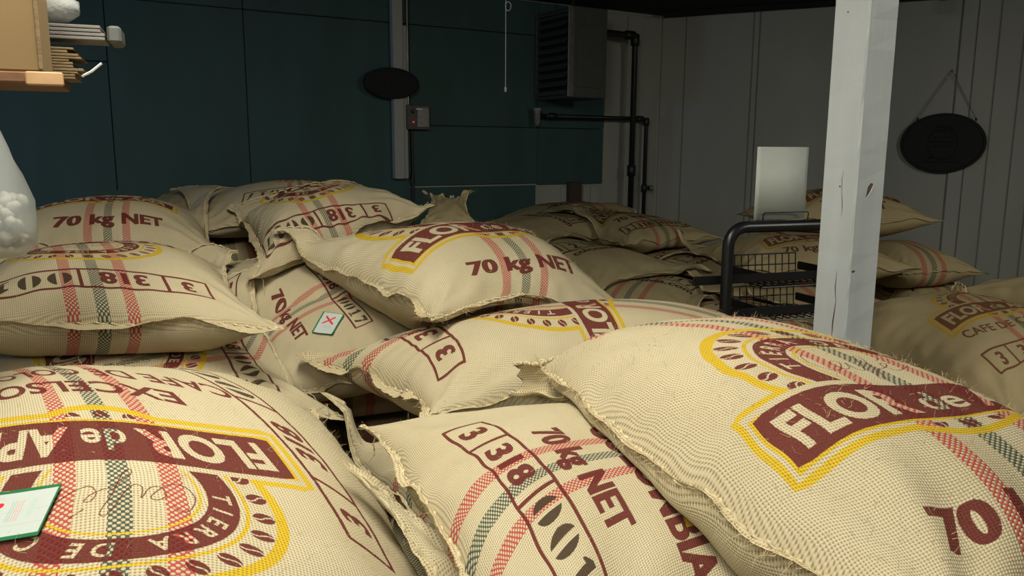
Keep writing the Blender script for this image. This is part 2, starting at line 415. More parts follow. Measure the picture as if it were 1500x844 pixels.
# how the cloth lies askew on a sack: x, y on the lettering as 1, x, y, xx, xy, yy of the even spread
LAY = {}
def lay_print(key, uv):
    if key not in LAY: return uv
    a = np.array(LAY[key]); x = uv[:, 0]; off = np.where(uv[:, 1] > 3.5, 7.0, 0.0); y = uv[:, 1] - off
    q = np.stack([np.ones_like(x), x, y, x * x, x * y, y * y], -1) @ a.T
    q[:, 1] += off
    return q
rng = np.random.RandomState(7)
SACKS = {}
def sack(key, corners, H=0.13, Hb=0.10, bow=(0.04, 0.04, 0.04, 0.04), art=None, label='', group=None, n=(70, 90),
         stripes=True, sx=0.0, near=True, hem=(0.010, 0.010, 0.010, 0.010), wr=0.005, ear=0.028, prof=(2.3, 0.5), fibres=0, seed=1,
         base=BURLAP, dark=BURLAP_D, mat=None, lean=(0.0, 0.0), sag=0.0, ripple=0.006, clamp=True, raise_=0.0, stitch=True, gap=0.058, fsize=None, mouth=None, fill_below=True, asize=None):
    """corners: (u-,v-), (u+,v-), (u+,v+), (u-,v+), u to the right of the lettering and v up it.
    bow: how far each edge (v-, u+, v+, u-) curves inward. hem: width of the frayed hem on each edge."""
    r = np.random.RandomState(seed)
    C = np.array([tuple(c) for c in corners], float)
    Wd = (np.linalg.norm(C[1] - C[0]) + np.linalg.norm(C[2] - C[3])) / 2; Ld = (np.linalg.norm(C[3] - C[0]) + np.linalg.norm(C[2] - C[1])) / 2
    nu, nv = n
    s_ = np.linspace(-1, 1, nu + 1); t_ = np.linspace(-1, 1, nv + 1)
    ease = lambda q: q * 0.45 + np.sin(q * np.pi / 2) * 0.55
    S, T = np.meshgrid(s_, t_, indexing='ij'); U, V = ease(S), ease(T)
    w00, w10, w11, w01 = (1 - U) * (1 - V) / 4, (1 + U) * (1 - V) / 4, (1 + U) * (1 + V) / 4, (1 - U) * (1 + V) / 4
    B = w00[..., None] * C[0] + w10[..., None] * C[1] + w11[..., None] * C[2] + w01[..., None] * C[3]
    eu = (C[1] - C[0] + C[2] - C[3]); eu /= np.linalg.norm(eu); ev = (C[3] - C[0] + C[2] - C[1]); ev /= np.linalg.norm(ev)
    nrm = np.cross(eu, ev); nrm /= np.linalg.norm(nrm)
    if nrm[2] < 0: nrm = -nrm
    def bowf(q): return (1 - np.abs(q) ** 2.2)
    B += ev * (bow[0] * bowf(U) * ((1 - V) / 2) ** 1.0)[..., None] - ev * (bow[2] * bowf(U) * ((1 + V) / 2) ** 1.0)[..., None]
    B += eu * (bow[3] * bowf(V) * ((1 - U) / 2) ** 1.0)[..., None] - eu * (bow[1] * bowf(V) * ((1 + U) / 2) ** 1.0)[..., None]
    eo = (np.abs(U) * np.abs(V)) ** 7 * ear
    B += eu * (eo * np.sign(U))[..., None] + ev * (eo * np.sign(V))[..., None]
    # edges ripple, more so at the hem
    edge = np.maximum(np.abs(U), np.abs(V)) ** 8
    ph = r.rand(8) * 6.28
    B += nrm * (edge * ripple * (np.sin(U * 9 + V * 3 + ph[0]) + 0.7 * np.sin(V * 13 - U * 4 + ph[1]) + .5 * np.sin((U - V) * 23 + ph[2])))[..., None]
    B[..., 2] -= sag * (1 - U ** 2 * .5 - V ** 2 * .5)
    pf = ((1 - np.abs(U) ** prof[0]).clip(0) * (1 - np.abs(V) ** prof[0]).clip(0)) ** prof[1]
    # lumps and pull-wrinkles running in from corners and edges
    lum = sum(r.uniform(.3, 1) * np.sin(U * r.uniform(1.5, 5) * 1.7 + V * r.uniform(-4, 4) * 1.7 + r.rand() * 6.28) for _ in range(5)) / 5
    pull = np.zeros_like(U)
    for cu_, cv_ in ((-1, -1), (1, -1), (1, 1), (-1, 1)):
        d = np.hypot((U - cu_) * .8, (V - cv_)); a = np.arctan2(V - cv_, U - cu_)
        pull += np.exp(-(d / .5) ** 2) * np.sin(a * r.uniform(10, 15) + r.rand() * 6.28 + 1.2 * np.sin(d * 7))
    ew = np.exp(-((1 - np.abs(V)) / .16)) * np.sin(U * 31 + ph[3] + 2 * np.sin(U * 5)) + np.exp(-((1 - np.abs(U)) / .16)) * np.sin(V * 37 + ph[4] + 2 * np.sin(V * 4))
    rel = np.minimum(pf * 2.2, 1)
    wz = rel * (lum * .011 + wr * (pull * 1.2 + ew * .7))
    top = B + nrm * (pf * H * (1 + lean[0] * U + lean[1] * V) + wz)[..., None]
    bot = B - nrm * (pf * Hb + rel * lum * .004)[..., None]
    if clamp:
        HW = dilate(HF); bot0 = bot[..., 2].copy(); zz = hf_sample(bot[..., 0], bot[..., 1], HW); bot[..., 2] = np.maximum(bot[..., 2], zz + .004)
        zt = hf_sample(top[..., 0], top[..., 1], HW)
        need = (zt + .012 - top[..., 2]).clip(0); lift = need.copy()
        for _q in range(14 * nu // 60):
            pad = np.pad(lift, 1, 'edge'); bl = (pad[:-2, 1:-1] + pad[2:, 1:-1] + pad[1:-1, :-2] + pad[1:-1, 2:] + pad[1:-1, 1:-1]) / 5; lift = np.maximum(need, bl)
        top[..., 2] += lift
        needb = (zz + .007 - bot0).clip(0); lift = needb.copy()
        for _q in range(6 * nu // 60):
            pad = np.pad(lift, 1, 'edge'); bl = (pad[:-2, 1:-1] + pad[2:, 1:-1] + pad[1:-1, :-2] + pad[1:-1, 2:] + pad[1:-1, 1:-1]) / 5; lift = np.maximum(needb, bl)
        bot[..., 2] = bot0 + lift
        thick = rel * 0.02
        top[..., 2] = np.maximum(top[..., 2], bot[..., 2] + thick)
        e = (np.abs(S) > .9999) | (np.abs(T) > .9999)
        m = np.maximum(top[..., 2], bot[..., 2]); top[..., 2][e] = m[e]; bot[e] = top[e]
    # register the top
    def dense(A_, k=3):
        for ax in (0, 1):
            nn = A_.shape[ax]; t = np.linspace(0, nn - 1, (nn - 1) * k + 1); i0 = np.minimum(t.astype(int), nn - 2); f = (t - i0)
            f = f[:, None, None] if ax == 0 else f[None, :, None]
            A_ = np.take(A_, i0, ax) * (1 - f) + np.take(A_, i0 + 1, ax) * f
        return A_
    HP = dilate(HF); td = dense(top)
    ii = ((td[..., 0] - GX0) / GS); jj = ((td[..., 1] - GY0) / GS)
    for f in (0, 1):
        for g in (0, 1):
            a = np.clip(ii.astype(int) + f, 0, GN - 1); b = np.clip(jj.astype(int) + g, 0, GN - 1)
            np.maximum.at(HF, (a.ravel(), b.ravel()), td[..., 2].ravel())
    ib = np.clip(((bot[..., 0] - GX0) / GS).astype(int), 0, GN - 1); jb = np.clip(((bot[..., 1] - GY0) / GS).astype(int), 0, GN - 1)
    if fill_below: np.minimum.at(HB, (ib.ravel(), jb.ravel()), bot[..., 2].ravel())
    # mesh
    N = (nu + 1) * (nv + 1); idx = np.arange(N).reshape(nu + 1, nv + 1)
    inner = np.ones((nu + 1, nv + 1), bool); inner[0] = inner[-1] = False; inner[:, 0] = inner[:, -1] = False
    bidx = idx.copy(); bidx[inner] = N + np.arange(inner.sum())
    verts = np.concatenate([top.reshape(-1, 3), bot[inner]])
    q = lambda I: np.stack([I[:-1, :-1], I[1:, :-1], I[1:, 1:], I[:-1, 1:]], -1).reshape(-1, 4)
    ft = q(idx); fb = q(bidx)[:, ::-1]
    if np.dot(np.cross(eu, ev), nrm) < 0: ft, fb = ft[:, ::-1], fb[:, ::-1]
    faces = np.concatenate([ft, fb])
    org = np.array([verts[:, 0].mean(), verts[:, 1].mean(), verts[:, 2].min()])
    me = bpy.data.meshes.new('burlap_sack')
    me.vertices.add(len(verts)); me.vertices.foreach_set('co', (verts - org).astype(np.float32).ravel())
    me.loops.add(faces.size); me.loops.foreach_set('vertex_index', faces.astype(np.int32).ravel())
    me.polygons.add(len(faces)); me.polygons.foreach_set('loop_start', (np.arange(len(faces)) * 4).astype(np.int32))
    me.update(calc_edges=True); me.validate()
    me.polygons.foreach_set('use_smooth', np.ones(len(faces), bool))
    FW, FL = fsize or (Wd * 1.12, Ld * 1.10)
    fs0 = (FW, FL)
    uvt = np.stack([S * FW / 2, T * FL / 2], -1).reshape(-1, 2); uvb = np.stack([S * FW / 2, T * FL / 2 + 7.0], -1)
    # bottom: lookup per loop
    lut_b = np.zeros((len(verts), 2)); lut_b[:N] = uvb.reshape(-1, 2); lut_b[N:] = uvb[inner]
    luv = np.concatenate([uvt[ft.ravel()], lut_b[fb.ravel()]])
    luv = lay_print(key, luv)
    uvl = me.uv_layers.new(name='fabric'); uvl.data.foreach_set('uv', luv.astype(np.float32).ravel())
    o = bpy.data.objects.new('burlap_sack', me); scene.collection.objects.link(o); o.location = org
    bpy.context.view_layer.update()
    if mat is None:
        img = None
        if art is not None:
            A = Art(*(asize or ((.80, 1.0) if near else (FW, FL))), 1300 if near else 700); art(A); FW, FL = A.w, A.h; img = A.image('print_' + key)
        mat = burlap('printed_burlap_' + key, img, (FW, FL), base, dark, stripes, sx, blur=1.0, gap=gap)
    me.materials.append(mat)
    tag(o, label, 'sack', group)
    # rim in order
    rim = np.concatenate([top[:-1, 0], top[-1, :-1], top[:0:-1, -1], top[0, :0:-1]])
    edge_id = np.concatenate([np.zeros(nu), np.ones(nv), np.full(nu, 2), np.full(nv, 3)]).astype(int)
    SACKS[key] = dict(fs=fs0, obj=o, top=top, bot=bot, nrm=nrm)
    cen = B.mean((0, 1))
    m = len(rim)
    if near or stitch:
        # hem: a ragged fold of cloth standing out from the seam
        nx = np.roll(rim, -1, 0) - np.roll(rim, 1, 0); nx /= np.linalg.norm(nx, axis=1)[:, None] + 1e-9
        out = np.cross(nx, nrm); sg = np.sign((out * (rim - cen)).sum(1)); out *= sg[:, None]
        for _q in range(4): out = (np.roll(out, 1, 0) + np.roll(out, -1, 0) + out) / 3
        out /= np.linalg.norm(out, axis=1)[:, None] + 1e-9
        k = 3 if near else 1
        # densify
        tt = np.arange(m * k) / k; a = tt.astype(int) % m; b = (a + 1) % m; f = (tt - tt.astype(int))[:, None]
        rr = rim[a] * (1 - f) + rim[b] * f; oo = out[a] * (1 - f) + out[b] * f
        hw = np.array(hem)[edge_id[a]]
        ker = np.ones(9 * k) / (9 * k); hw = np.convolve(np.concatenate([hw[-9 * k:], hw, hw[:9 * k]]), ker, 'same')[9 * k:-9 * k]
        jag = r.rand(len(tt)); sm = np.convolve(np.concatenate([jag, jag, jag]), np.ones(3) / 3, 'same')[len(tt):2 * len(tt)]
        wl = np.sin(tt * .9 / k + ph[5]) + np.sin(tt * .37 / k + ph[6])
        wdt = hw * (.65 + .5 * sm + .18 * wl)
        droop = nrm * ((np.sin(tt * .5 / k + ph[7]) * .35 + .1) * hw)[:, None]
        thk = nrm * 0.0013
        p0 = rr - oo * .003; p1 = rr + oo * (wdt * .5)[:, None] + droop; p2 = rr + oo * wdt[:, None] + droop * 1.6
        if clamp:
            for p in (p1, p2): p[:, 2] = np.maximum(p[:, 2], hf_sample(p[:, 0], p[:, 1], HP) + .006)
        L = len(tt); vs = np.concatenate([p0 + thk, p1 + thk, p2, p1 - thk, p0 - thk]) - org
        I = np.arange(L); J = (I + 1) % L; fs = []
        for q_ in range(4): fs.append(np.stack([I + q_ * L, J + q_ * L, J + (q_ + 1) * L, I + (q_ + 1) * L], -1))
        fs = np.concatenate(fs)
        hm = bpy.data.meshes.new('frayed_hem'); hm.from_pydata(vs.tolist(), [], fs.tolist())
        d = np.cumsum(np.linalg.norm(rr - np.roll(rr, 1, 0), axis=1))
        uvv = np.concatenate([np.stack([np.full(L, 3.0) + c_ * hw, d], -1) for c_ in (0, .5, 1, .5, 0)])
        ul = hm.uv_layers.new(name='fabric'); ul.data.foreach_set('uv', uvv[fs.ravel()].astype(np.float32).ravel())
        hm.materials.append(plain_burlap()); ho = bpy.data.objects.new('frayed_hem', hm); scene.collection.objects.link(ho)
        ho.parent = o
        if near:
            # lumpy over-hand stitching laid along the seam
            mb = MB(); 
            step = tt / k; pts = rr + nrm * .0022 + oo * (np.sin(step * 5.2) * .0022)[:, None] + nrm * (np.cos(step * 5.2) * .0014)[:, None]
            rad = .0017 * (1 + .45 * np.sin(step * 10.4) + .3 * r.rand(L))
            mb.tube((pts - org).tolist(), rad.tolist(), 5, True)
            me2 = bpy.data.meshes.new('seam_stitching'); me2.from_pydata(mb.v, [], mb.f); me2.materials.append(stitches_mat())
            so = bpy.data.objects.new('seam_stitching', me2); scene.collection.objects.link(so); so.parent = o
            # frayed threads off the hem and whiskers on the cloth
        nf = fibres
        if nf:
            mbs = (MB(), MB()); LX = lay_print(key, uvt)[:, 0].reshape(S.shape)
            def whisk(p, d, ln, w, curl, mb=mbs[0]):
                pts = [p]; dd = d.copy()
                for _ in range(4):
                    dd = dd + r.randn(3) * curl; dd /= np.linalg.norm(dd); pts.append(pts[-1] + dd * ln / 4)
                side = np.cross(dd, r.randn(3)); side /= np.linalg.norm(side) + 1e-9
                vs = []; 
                for i_, q_ in enumerate(pts): 
                    ww = w * (1 - .75 * i_ / 4); vs += [q_ - side * ww, q_ + side * ww]
                mb.add([tuple(v - org) for v in vs], [(2 * i_, 2 * i_ + 1, 2 * i_ + 3, 2 * i_ + 2) for i_ in range(4)])
            gn = np.cross(np.gradient(top, axis=0), np.gradient(top, axis=1)); gn /= np.linalg.norm(gn, axis=2)[..., None] + 1e-9
            gn *= np.sign((gn * nrm).sum(2))[..., None]
            for _ in range(nf):
                i_, j_ = r.randint(1, nu), r.randint(1, nv)
                d = gn[i_, j_] * r.uniform(.1, .8) + r.randn(3) * .8; d /= np.linalg.norm(d)
                jit = (top[i_, j_] * (a1 := r.rand()) + top[i_ - 1, j_ - 1] * (1 - a1))
                whisk(jit, d, r.uniform(.005, .015) * (1.8 if r.rand() < .06 else 1), .00028, .35, mbs[1 if stripes and min(abs(LX[i_, j_] - q_) for q_ in (-gap, gap)) < .02 and r.rand() < .8 else 0])
            for _ in range(nf // 2):
                i_ = r.randint(L); d = oo[i_] + r.randn(3) * .6; d[2] -= .3; d /= np.linalg.norm(d)
                whisk(p2[i_] * .6 + rr[i_] * .4, d, r.uniform(.008, .03), .00035, .5)
            for mb, pk in zip(mbs, (False, True)):
                if not mb.v: continue
                fm = bpy.data.meshes.new('loose_fibres'); fm.from_pydata(mb.v, [], mb.f); fm.materials.append(fibre_mat(pk))
                fo = bpy.data.objects.new('loose_fibres', fm); scene.collection.objects.link(fo); fo.parent = o; fo['kind'] = 'stuff'
    return o

def plain_burlap():
    if 'pb' not in MATS: MATS['pb'] = burlap('plain_burlap', stripes=False, base=(0.66, .54, .31))
    return MATS['pb']

def cor(cx, cy, cz, yaw, W=.64, L=.90, tu=0.0, tv=0.0):
    """corners of a sack lying about (cx, cy, cz); yaw turns reading-right from +X; tu/tv tilt"""
    c, s = math.cos(R(yaw)), math.sin(R(yaw)); out = []
    for a, b in ((-1, -1), (1, -1), (1, 1), (-1, 1)):
        x, y = a * W / 2, b * L / 2
        out.append((cx + x * c - y * s, cy + x * s + y * c, cz + a * tu + b * tv))
    return out
def D(x, y, d): return (x, y, CZ - d)

def at_uv(key, x, y):
    """surface point and normal on the printed face at fabric metres (x right, y up the lettering)"""
    k = SACKS[key]; top = k['top']; nu, nv = top.shape[0] - 1, top.shape[1] - 1; FW, FL = k['fs']
    a = (x / (FW / 2) + 1) / 2 * nu; b = (y / (FL / 2) + 1) / 2 * nv
    a = min(max(a, 0), nu - 1e-3); b = min(max(b, 0), nv - 1e-3); i, j = int(a), int(b); f, g = a - i, b - j
    p = top[i, j] * (1 - f) * (1 - g) + top[i + 1, j] * f * (1 - g) + top[i, j + 1] * (1 - f) * g + top[i + 1, j + 1] * f * g
    n = np.cross(top[i + 1, j] - top[i, j], top[i, j + 1] - top[i, j]); n /= np.linalg.norm(n)
    if n @ k['nrm'] < 0: n = -n
    return p, n
def near(key, wx, wy, wz):
    k = SACKS[key]; top = k['top']; i, j = np.unravel_index(np.argmin(((top - np.array([wx, wy, wz])) ** 2).sum(2)), top.shape[:2])
    FW, FL = k['fs']; return (i / (top.shape[0] - 1) - .5) * FW, (j / (top.shape[1] - 1) - .5) * FL
def paper_tag(key, x, y, w, h, ang, lift=0.004):
    o = SACKS[key]['obj']; ca, sa = math.cos(R(ang)), math.sin(R(ang)); nx, ny = 8, 6
    up = []; lo = []
    for i in range(nx + 1):
        for j in range(ny + 1):
            a, b = (i / nx - .5) * w, (j / ny - .5) * h
            p, n = at_uv(key, x + a * ca - b * sa, y + a * sa + b * ca); e = abs(i / nx - .5) * 2
            q = p + n * (lift + .003 * e * e); up.append(q + n * .0006); lo.append(q - n * .0006)
    M_ = (nx + 1) * (ny + 1); I = lambda i, j: i * (ny + 1) + j; fs = []; uvs = []
    g = lambda i, j: (i / nx, j / ny)
    for i in range(nx):
        for j in range(ny):
            c = [(i, j), (i + 1, j), (i + 1, j + 1), (i, j + 1)]
            fs.append([I(*q) for q in c]); uvs += [g(*q) for q in c]
            fs.append([M_ + I(*q) for q in c[::-1]]); uvs += [(.5, .99)] * 4
    rim = [(i, 0) for i in range(nx)] + [(nx, j) for j in range(ny)] + [(i, ny) for i in range(nx, 0, -1)] + [(0, j) for j in range(ny, 0, -1)]
    for a, b in zip(rim, rim[1:] + rim[:1]): fs.append([I(*a), M_ + I(*a), M_ + I(*b), I(*b)]); uvs += [(.01, .01)] * 4
    me = bpy.data.meshes.new('paper_tag'); org = np.array(o.location)
    me.from_pydata([tuple(q - org) for q in up + lo], [], fs)
    ul = me.uv_layers.new(name='fabric'); ul.data.foreach_set('uv', np.array(uvs, np.float32).ravel())
    if 'tag' not in MATS:
        A = Art(.12, .08, 3000); G_ = (.02, .16, .06)
        W_ = (.50, .56, .52); A.poly([(-.06, -.04), (.06, -.04), (.06, .04), (-.06, .04)], G_); A.poly([(-.0575, -.0345), (.0585, -.0345), (.0585, .0345), (-.0575, .0345)], W_)
        A.line([(-.035, -.018), (.0, .016)], .008, (.65, .03, .03)); A.line([(-.035, .014), (.003, -.020)], .007, (.65, .03, .03))
        A.line([(-.056, .0), (.056, .004)], .0006, (.4, .45, .42)); A.line([(-.056, -.020), (.056, -.018)], .0006, (.4, .45, .42)); A.line([(-.05, .024), (.0, .028)], .0008, (.4, .45, .42))
        for k_ in range(5): A.line([(.014 + k_ * .003, -.012), (.014 + k_ * .003, .020)], .0008, (.65, .25, .25) if k_ > 1 else (.2, .4, .3))
        A.line([(.038, -.006), (.038, .018)], .007, (.45, .55, .5))
        im = A.image('tag_print'); t = NT('printed_tag_paper'); uv = t.n('ShaderNodeUVMap'); uv.uv_map = 'fabric'
        n_ = t.n('ShaderNodeTexImage'); n_.image = im; t.link(uv.outputs[0], n_.inputs[0]); t.link(n_.outputs[0], t.b.inputs['Base Color']); t.b.inputs['Roughness'].default_value = .4; MATS['tag'] = t.m
    me.materials.append(MATS['tag']); c = bpy.data.objects.new('paper_tag', me); scene.collection.objects.link(c); c.parent = o
    c['label'] = 'white paper tag with green edge and red cross'
def loose_string(key, pts, r=.0011):
    o = SACKS[key]['obj']; org = np.array(o.location)
    p = [Vector(q) - Vector(org) for q in pts]; mb = MB(); q = []
    for i in range(len(p) - 1):
        for k in range(4): q.append(p[i].lerp(p[i + 1], k / 4) + Vector((rng.randn() * .0012, rng.randn() * .0012, 0)))
    q.append(p[-1]); mb.tube(q, r, 5)
    me = bpy.data.meshes.new('loose_string'); me.from_pydata(mb.v, [], mb.f); me.materials.append(stitches_mat())
    c = bpy.data.objects.new('loose_string', me); scene.collection.objects.link(c); c.parent = o
LAY['A'] = [[0.0903, 0.7533, 0.305, -0.9395, 0.6395, 0.6417], [0.0586, -0.3816, 1.3352, -1.7412, 1.0963, -0.0453]]
LAY['B'] = [[-0.045, 1.2078, 0.2482, -0.4339, -1.0279, -0.6404], [-0.1326, 0.2595, 1.0188, -0.9642, -0.7217, 0.2989]]
LAY['C'] = [[-0.0576, 1.0809, 0.1601, -0.0864, 0.0459, -0.0225], [-0.0565, 0.1537, 1.4304, -0.0975, -0.6191, -0.6033]]
LAY['I'] = [[-0.0464, 0.7493, -0.0596, 0.4586, -0.7236, 0.5204], [-0.1701, -0.2163, 0.7991, 0.0206, -0.5075, -0.0801]]
LAY['J'] = [[-0.0526, 0.6903, -0.3339, -0.0436, 0.2192, 0.3429], [-0.1031, 0.3812, 1.2255, -0.2521, -0.3764, -0.4895]]
LAY['M'] = [[-0.0699, 1.5165, -0.2584, -0.1947, 1.2426, -0.7417], [0.4071, 0.135, 1.346, 0.5518, 0.5158, -0.0631]]
LAY['K'] = [[-0.1125, 1.619, 0.6227, -0.0018, 0.0055, -0.0058], [0.2451, -0.1493, 1.6223, 0.0055, -0.0027, 0.0008]]
LAY['L'] = [[-0.0242, -1.1779, -0.5404, -0.0015, 0.0036, -0.0009], [0.1631, 0.3242, -1.1945, -0.0005, 0.0027, 0.0014]]
LAY['B2'] = [[-0.1601, 1.0308, 0.4907, 0.0833, -0.0814, 0.122], [-0.3107, 0.1282, 1.0989, -0.0378, 0.0523, 0.0242]]
LAY['D'] = [[-0.0344, 1.1783, 0.0049, 0.4569, -0.1549, -0.0337], [-0.0525, -0.0859, 1.0237, -0.3274, -0.2442, 0.2673]]
LAY['E'] = [[-0.0732, 0.9841, -0.0879, -0.0334, 0.5286, 0.4146], [0.0413, 0.5864, 0.7199, -0.4095, -1.1288, 0.3121]]
LAY['F'] = [[0.1308, 1.4811, -0.2292, -0.2517, 0.0588, -0.1136], [0.0706, 0.0334, 1.0136, 0.2216, 0.0067, -0.705]]
LAY['P'] = [[-0.0637, 1.0677, -0.4396, 0.3051, -0.582, -0.2764], [-0.1335, 0.0468, 1.0682, -0.3232, 0.7208, 0.0181]]

# ------------------------------------------------------------------ the room
CEIL = 2.49
Q0 = Vector((0.66, 6.0, 0)); E1 = Vector((0.86, 0.51, 0)).normalized(); N1 = Vector((E1.y, -E1.x, 0))
C0 = Vector((1.10, 6.26, 0)); E2 = Vector((0.897, -0.442, 0)).normalized(); N2 = Vector((E2.y, -E2.x, 0))
Z = Vector((0, 0, 1))
def on_plane(px, py, q, n, off):
    o = Vector((0, 0, CZ)); d = P(px, py, 1.0) - o
    return o + d * (((q + n * off) - o).dot(n) / d.dot(n))
WB = lambda px, py, off=0.0: on_plane(px, py, Q0, N1, off)
WR = lambda px, py, off=0.0: on_plane(px, py, C0, N2, off)

m_white = plain('off_white_panel', (0.40, 0.40, 0.36), 0.6, var=0.14, scale=3, bump=0.05, stretch=(1, 1, .4))
m_grey = plain('grey_panel', (0.37, 0.375, 0.325), 0.6, var=0.12, scale=4, bump=0.05, stretch=(1, 1, .3))
m_teal = plain('teal_painted_plywood', (0.036, 0.088, 0.082), 0.7, var=0.2, scale=6, bump=0.15, stretch=(1, 1, .25))
m_black = plain('black_ceiling_paint', (0.012, 0.012, 0.010), 0.9)
m_floor = plain('concrete', (0.18, 0.17, 0.15), 0.85, var=0.3, scale=4, bump=0.2)
m_paint = plain('white_gloss_paint', (0.62, 0.66, 0.66), 0.45, var=0.10, scale=18, bump=0.35, stretch=(1, 1, .15))
m_blk = plain('black_powder_coat', (0.008, 0.008, 0.009), 0.35, var=0.1)
m_iron = plain('black_iron_pipe', (0.012, 0.011, 0.010), 0.45, var=0.3)
m_steel = plain('dull_steel', (0.30, 0.29, 0.26), 0.4, 0.7, var=0.3)
m_heat = plain('grey_enamel_sheet', (0.075, 0.08, 0.07), 0.5, var=0.15)

xs = [Q0 + E1 * -5.2, C0, C0 + E2 * 4.4]
ymin = -1.6
def wall_box(name, a, b, n, mat, t=0.1, z0=0.0, z1=CEIL):
    a, b = Vector(a), Vector(b); d = (b - a); L = d.length; d.normalize()
    c = (a + b) / 2 - n * t / 2 + Z * (z0 + z1) / 2
    return tag(MB().box(c, (L, t, z1 - z0), d, n, Z).build(name, mat), kind='structure')
wall_box('wall_back', xs[0], Vector((C0.x, C0.y, 0)) , N1, m_grey)
wall_box('wall_right', C0, xs[2], N2, m_grey)
wall_box('wall_left', (xs[0].x, ymin, 0), xs[0], Vector((1, 0, 0)), m_white)
wall_box('wall_front', (xs[2].x, ymin, 0), (xs[0].x, ymin, 0), Vector((0, 1, 0)), m_white)
wall_box('wall_side', xs[2], (xs[2].x, ymin, 0), Vector((-1, 0, 0)), m_white)
o = MB().box(((xs[0].x + xs[2].x) / 2, 2.5, -0.05), (9.4, 9.0, 0.1)).build('floor', m_floor); tag(o, kind='structure')
o = MB().box(((xs[0].x + xs[2].x) / 2, 2.5, CEIL + 0.05), (9.4, 9.0, 0.1)).build('ceiling', m_black); tag(o, kind='structure')
wb = bpy.data.objects['wall_back']; wr_ = bpy.data.objects['wall_right']
MB().box(Q0 + E1 * -2.6 + N1 * .0006 + Z * 1.88, (5.16, .0012, 1.21), E1, N1, Z).build('dark_backing', m_black, wb)
# plywood sheets on the back wall, each its own board with open joints
cols = [-5.18, -3.23, -2.53, -1.524, -0.57, 0.0]
for i in range(5):
    rows = [0.25, 1.65, 2.265, 2.485] if i >= 3 else [0.25, 2.265, 2.485]
    if i == 0: rows = [0.25, 1.94, 2.485]
    if i == 3: rows[0] = 1.265
    if i == 4: rows[0] = 1.255
    for k in range(len(rows) - 1):
        a, b = cols[i] + .002, cols[i + 1] - .002; z0, z1 = rows[k] + .002, rows[k + 1] - .002
        th = 0.014 + 0.004 * ((i + k) % 2)
        MB().box(Q0 + E1 * (a + b) / 2 + N1 * (th / 2) + Z * (z0 + z1) / 2, (b - a, th, z1 - z0), E1, N1, Z, 0.0025).build('plywood_sheet', m_teal, wb)
# lower sheet run below, painted the same
MB().box(Q0 + E1 * -1.05 + N1 * .006 + Z * .74, (.94, .012, 1.03), E1, N1, Z, .002).build('plywood_sheet', m_teal, wb)
# narrow cladding boards right of the sheets
for a, b, th in ((0.012, 0.20, .008), (0.205, 0.36, .012), (0.365, 0.50, .008)):
    MB().box(Q0 + E1 * (a + b) / 2 + N1 * (th / 2) + Z * 1.24, (b - a, th, 2.46), E1, N1, Z, 0.003).build('cladding_board', m_grey, wb)
for k in range(5):
    a = -0.33 + k * .065
    MB().box(Q0 + E1 * a + N1 * .007 + Z * .62, (.06, .012, 1.24), E1, N1, Z, 0.003).build('cladding_board', m_white, wb)
# the right wall: wide boards with recessed joints
sx_ = [0.02, 0.20, 0.687, 0.73, 1.36, 1.40, 1.985, 2.075, 2.20, 2.335, 2.44, 2.80, 3.2, 3.6, 4.0, 4.38]
for i in range(len(sx_) - 1):
    a, b = sx_[i] + .003, sx_[i + 1] - .003
    th = 0.030 if i == 6 else (0.018 if i in (2, 3) else 0.012)
    MB().box(C0 + E2 * (a + b) / 2 + N2 * (th / 2) + Z * 1.24, (b - a, th, 2.46), E2, N2, Z, 0.004).build('wall_board', m_grey if i != 6 else m_white, wr_)
# dark beam under the ceiling along the right wall
tag(MB().box(C0 + E2 * 1.9 + N2 * .10 + Z * (CEIL - .012), (3.7, .12, .022), E2, N2, Z, .004).build('trim_1', m_black), kind='structure')

# timber stud on the back wall
pa, pb_ = WB(579, 60, .045), WB(589, 262, .045)
st = empty('wall_stud', Vector((pb_.x, pb_.y, pb_.z)), 'white painted timber strip running down the teal wall behind the left oval plaque', 'wall stud')
z0 = pb_.z
MB().box(Vector((pb_.x, pb_.y, (z0 + CEIL) / 2)) + E1 * -.016, (.066, .05, CEIL - z0), E1, N1, Z, .004).build('timber_strip', m_white, st)
MB().box(Vector((pb_.x, pb_.y, (z0 + 2.25) / 2)) + E1 * .034 - N1 * .008, (.03, .03, 2.25 - z0), E1, N1, Z, .003).build('timber_strip', m_white, st)

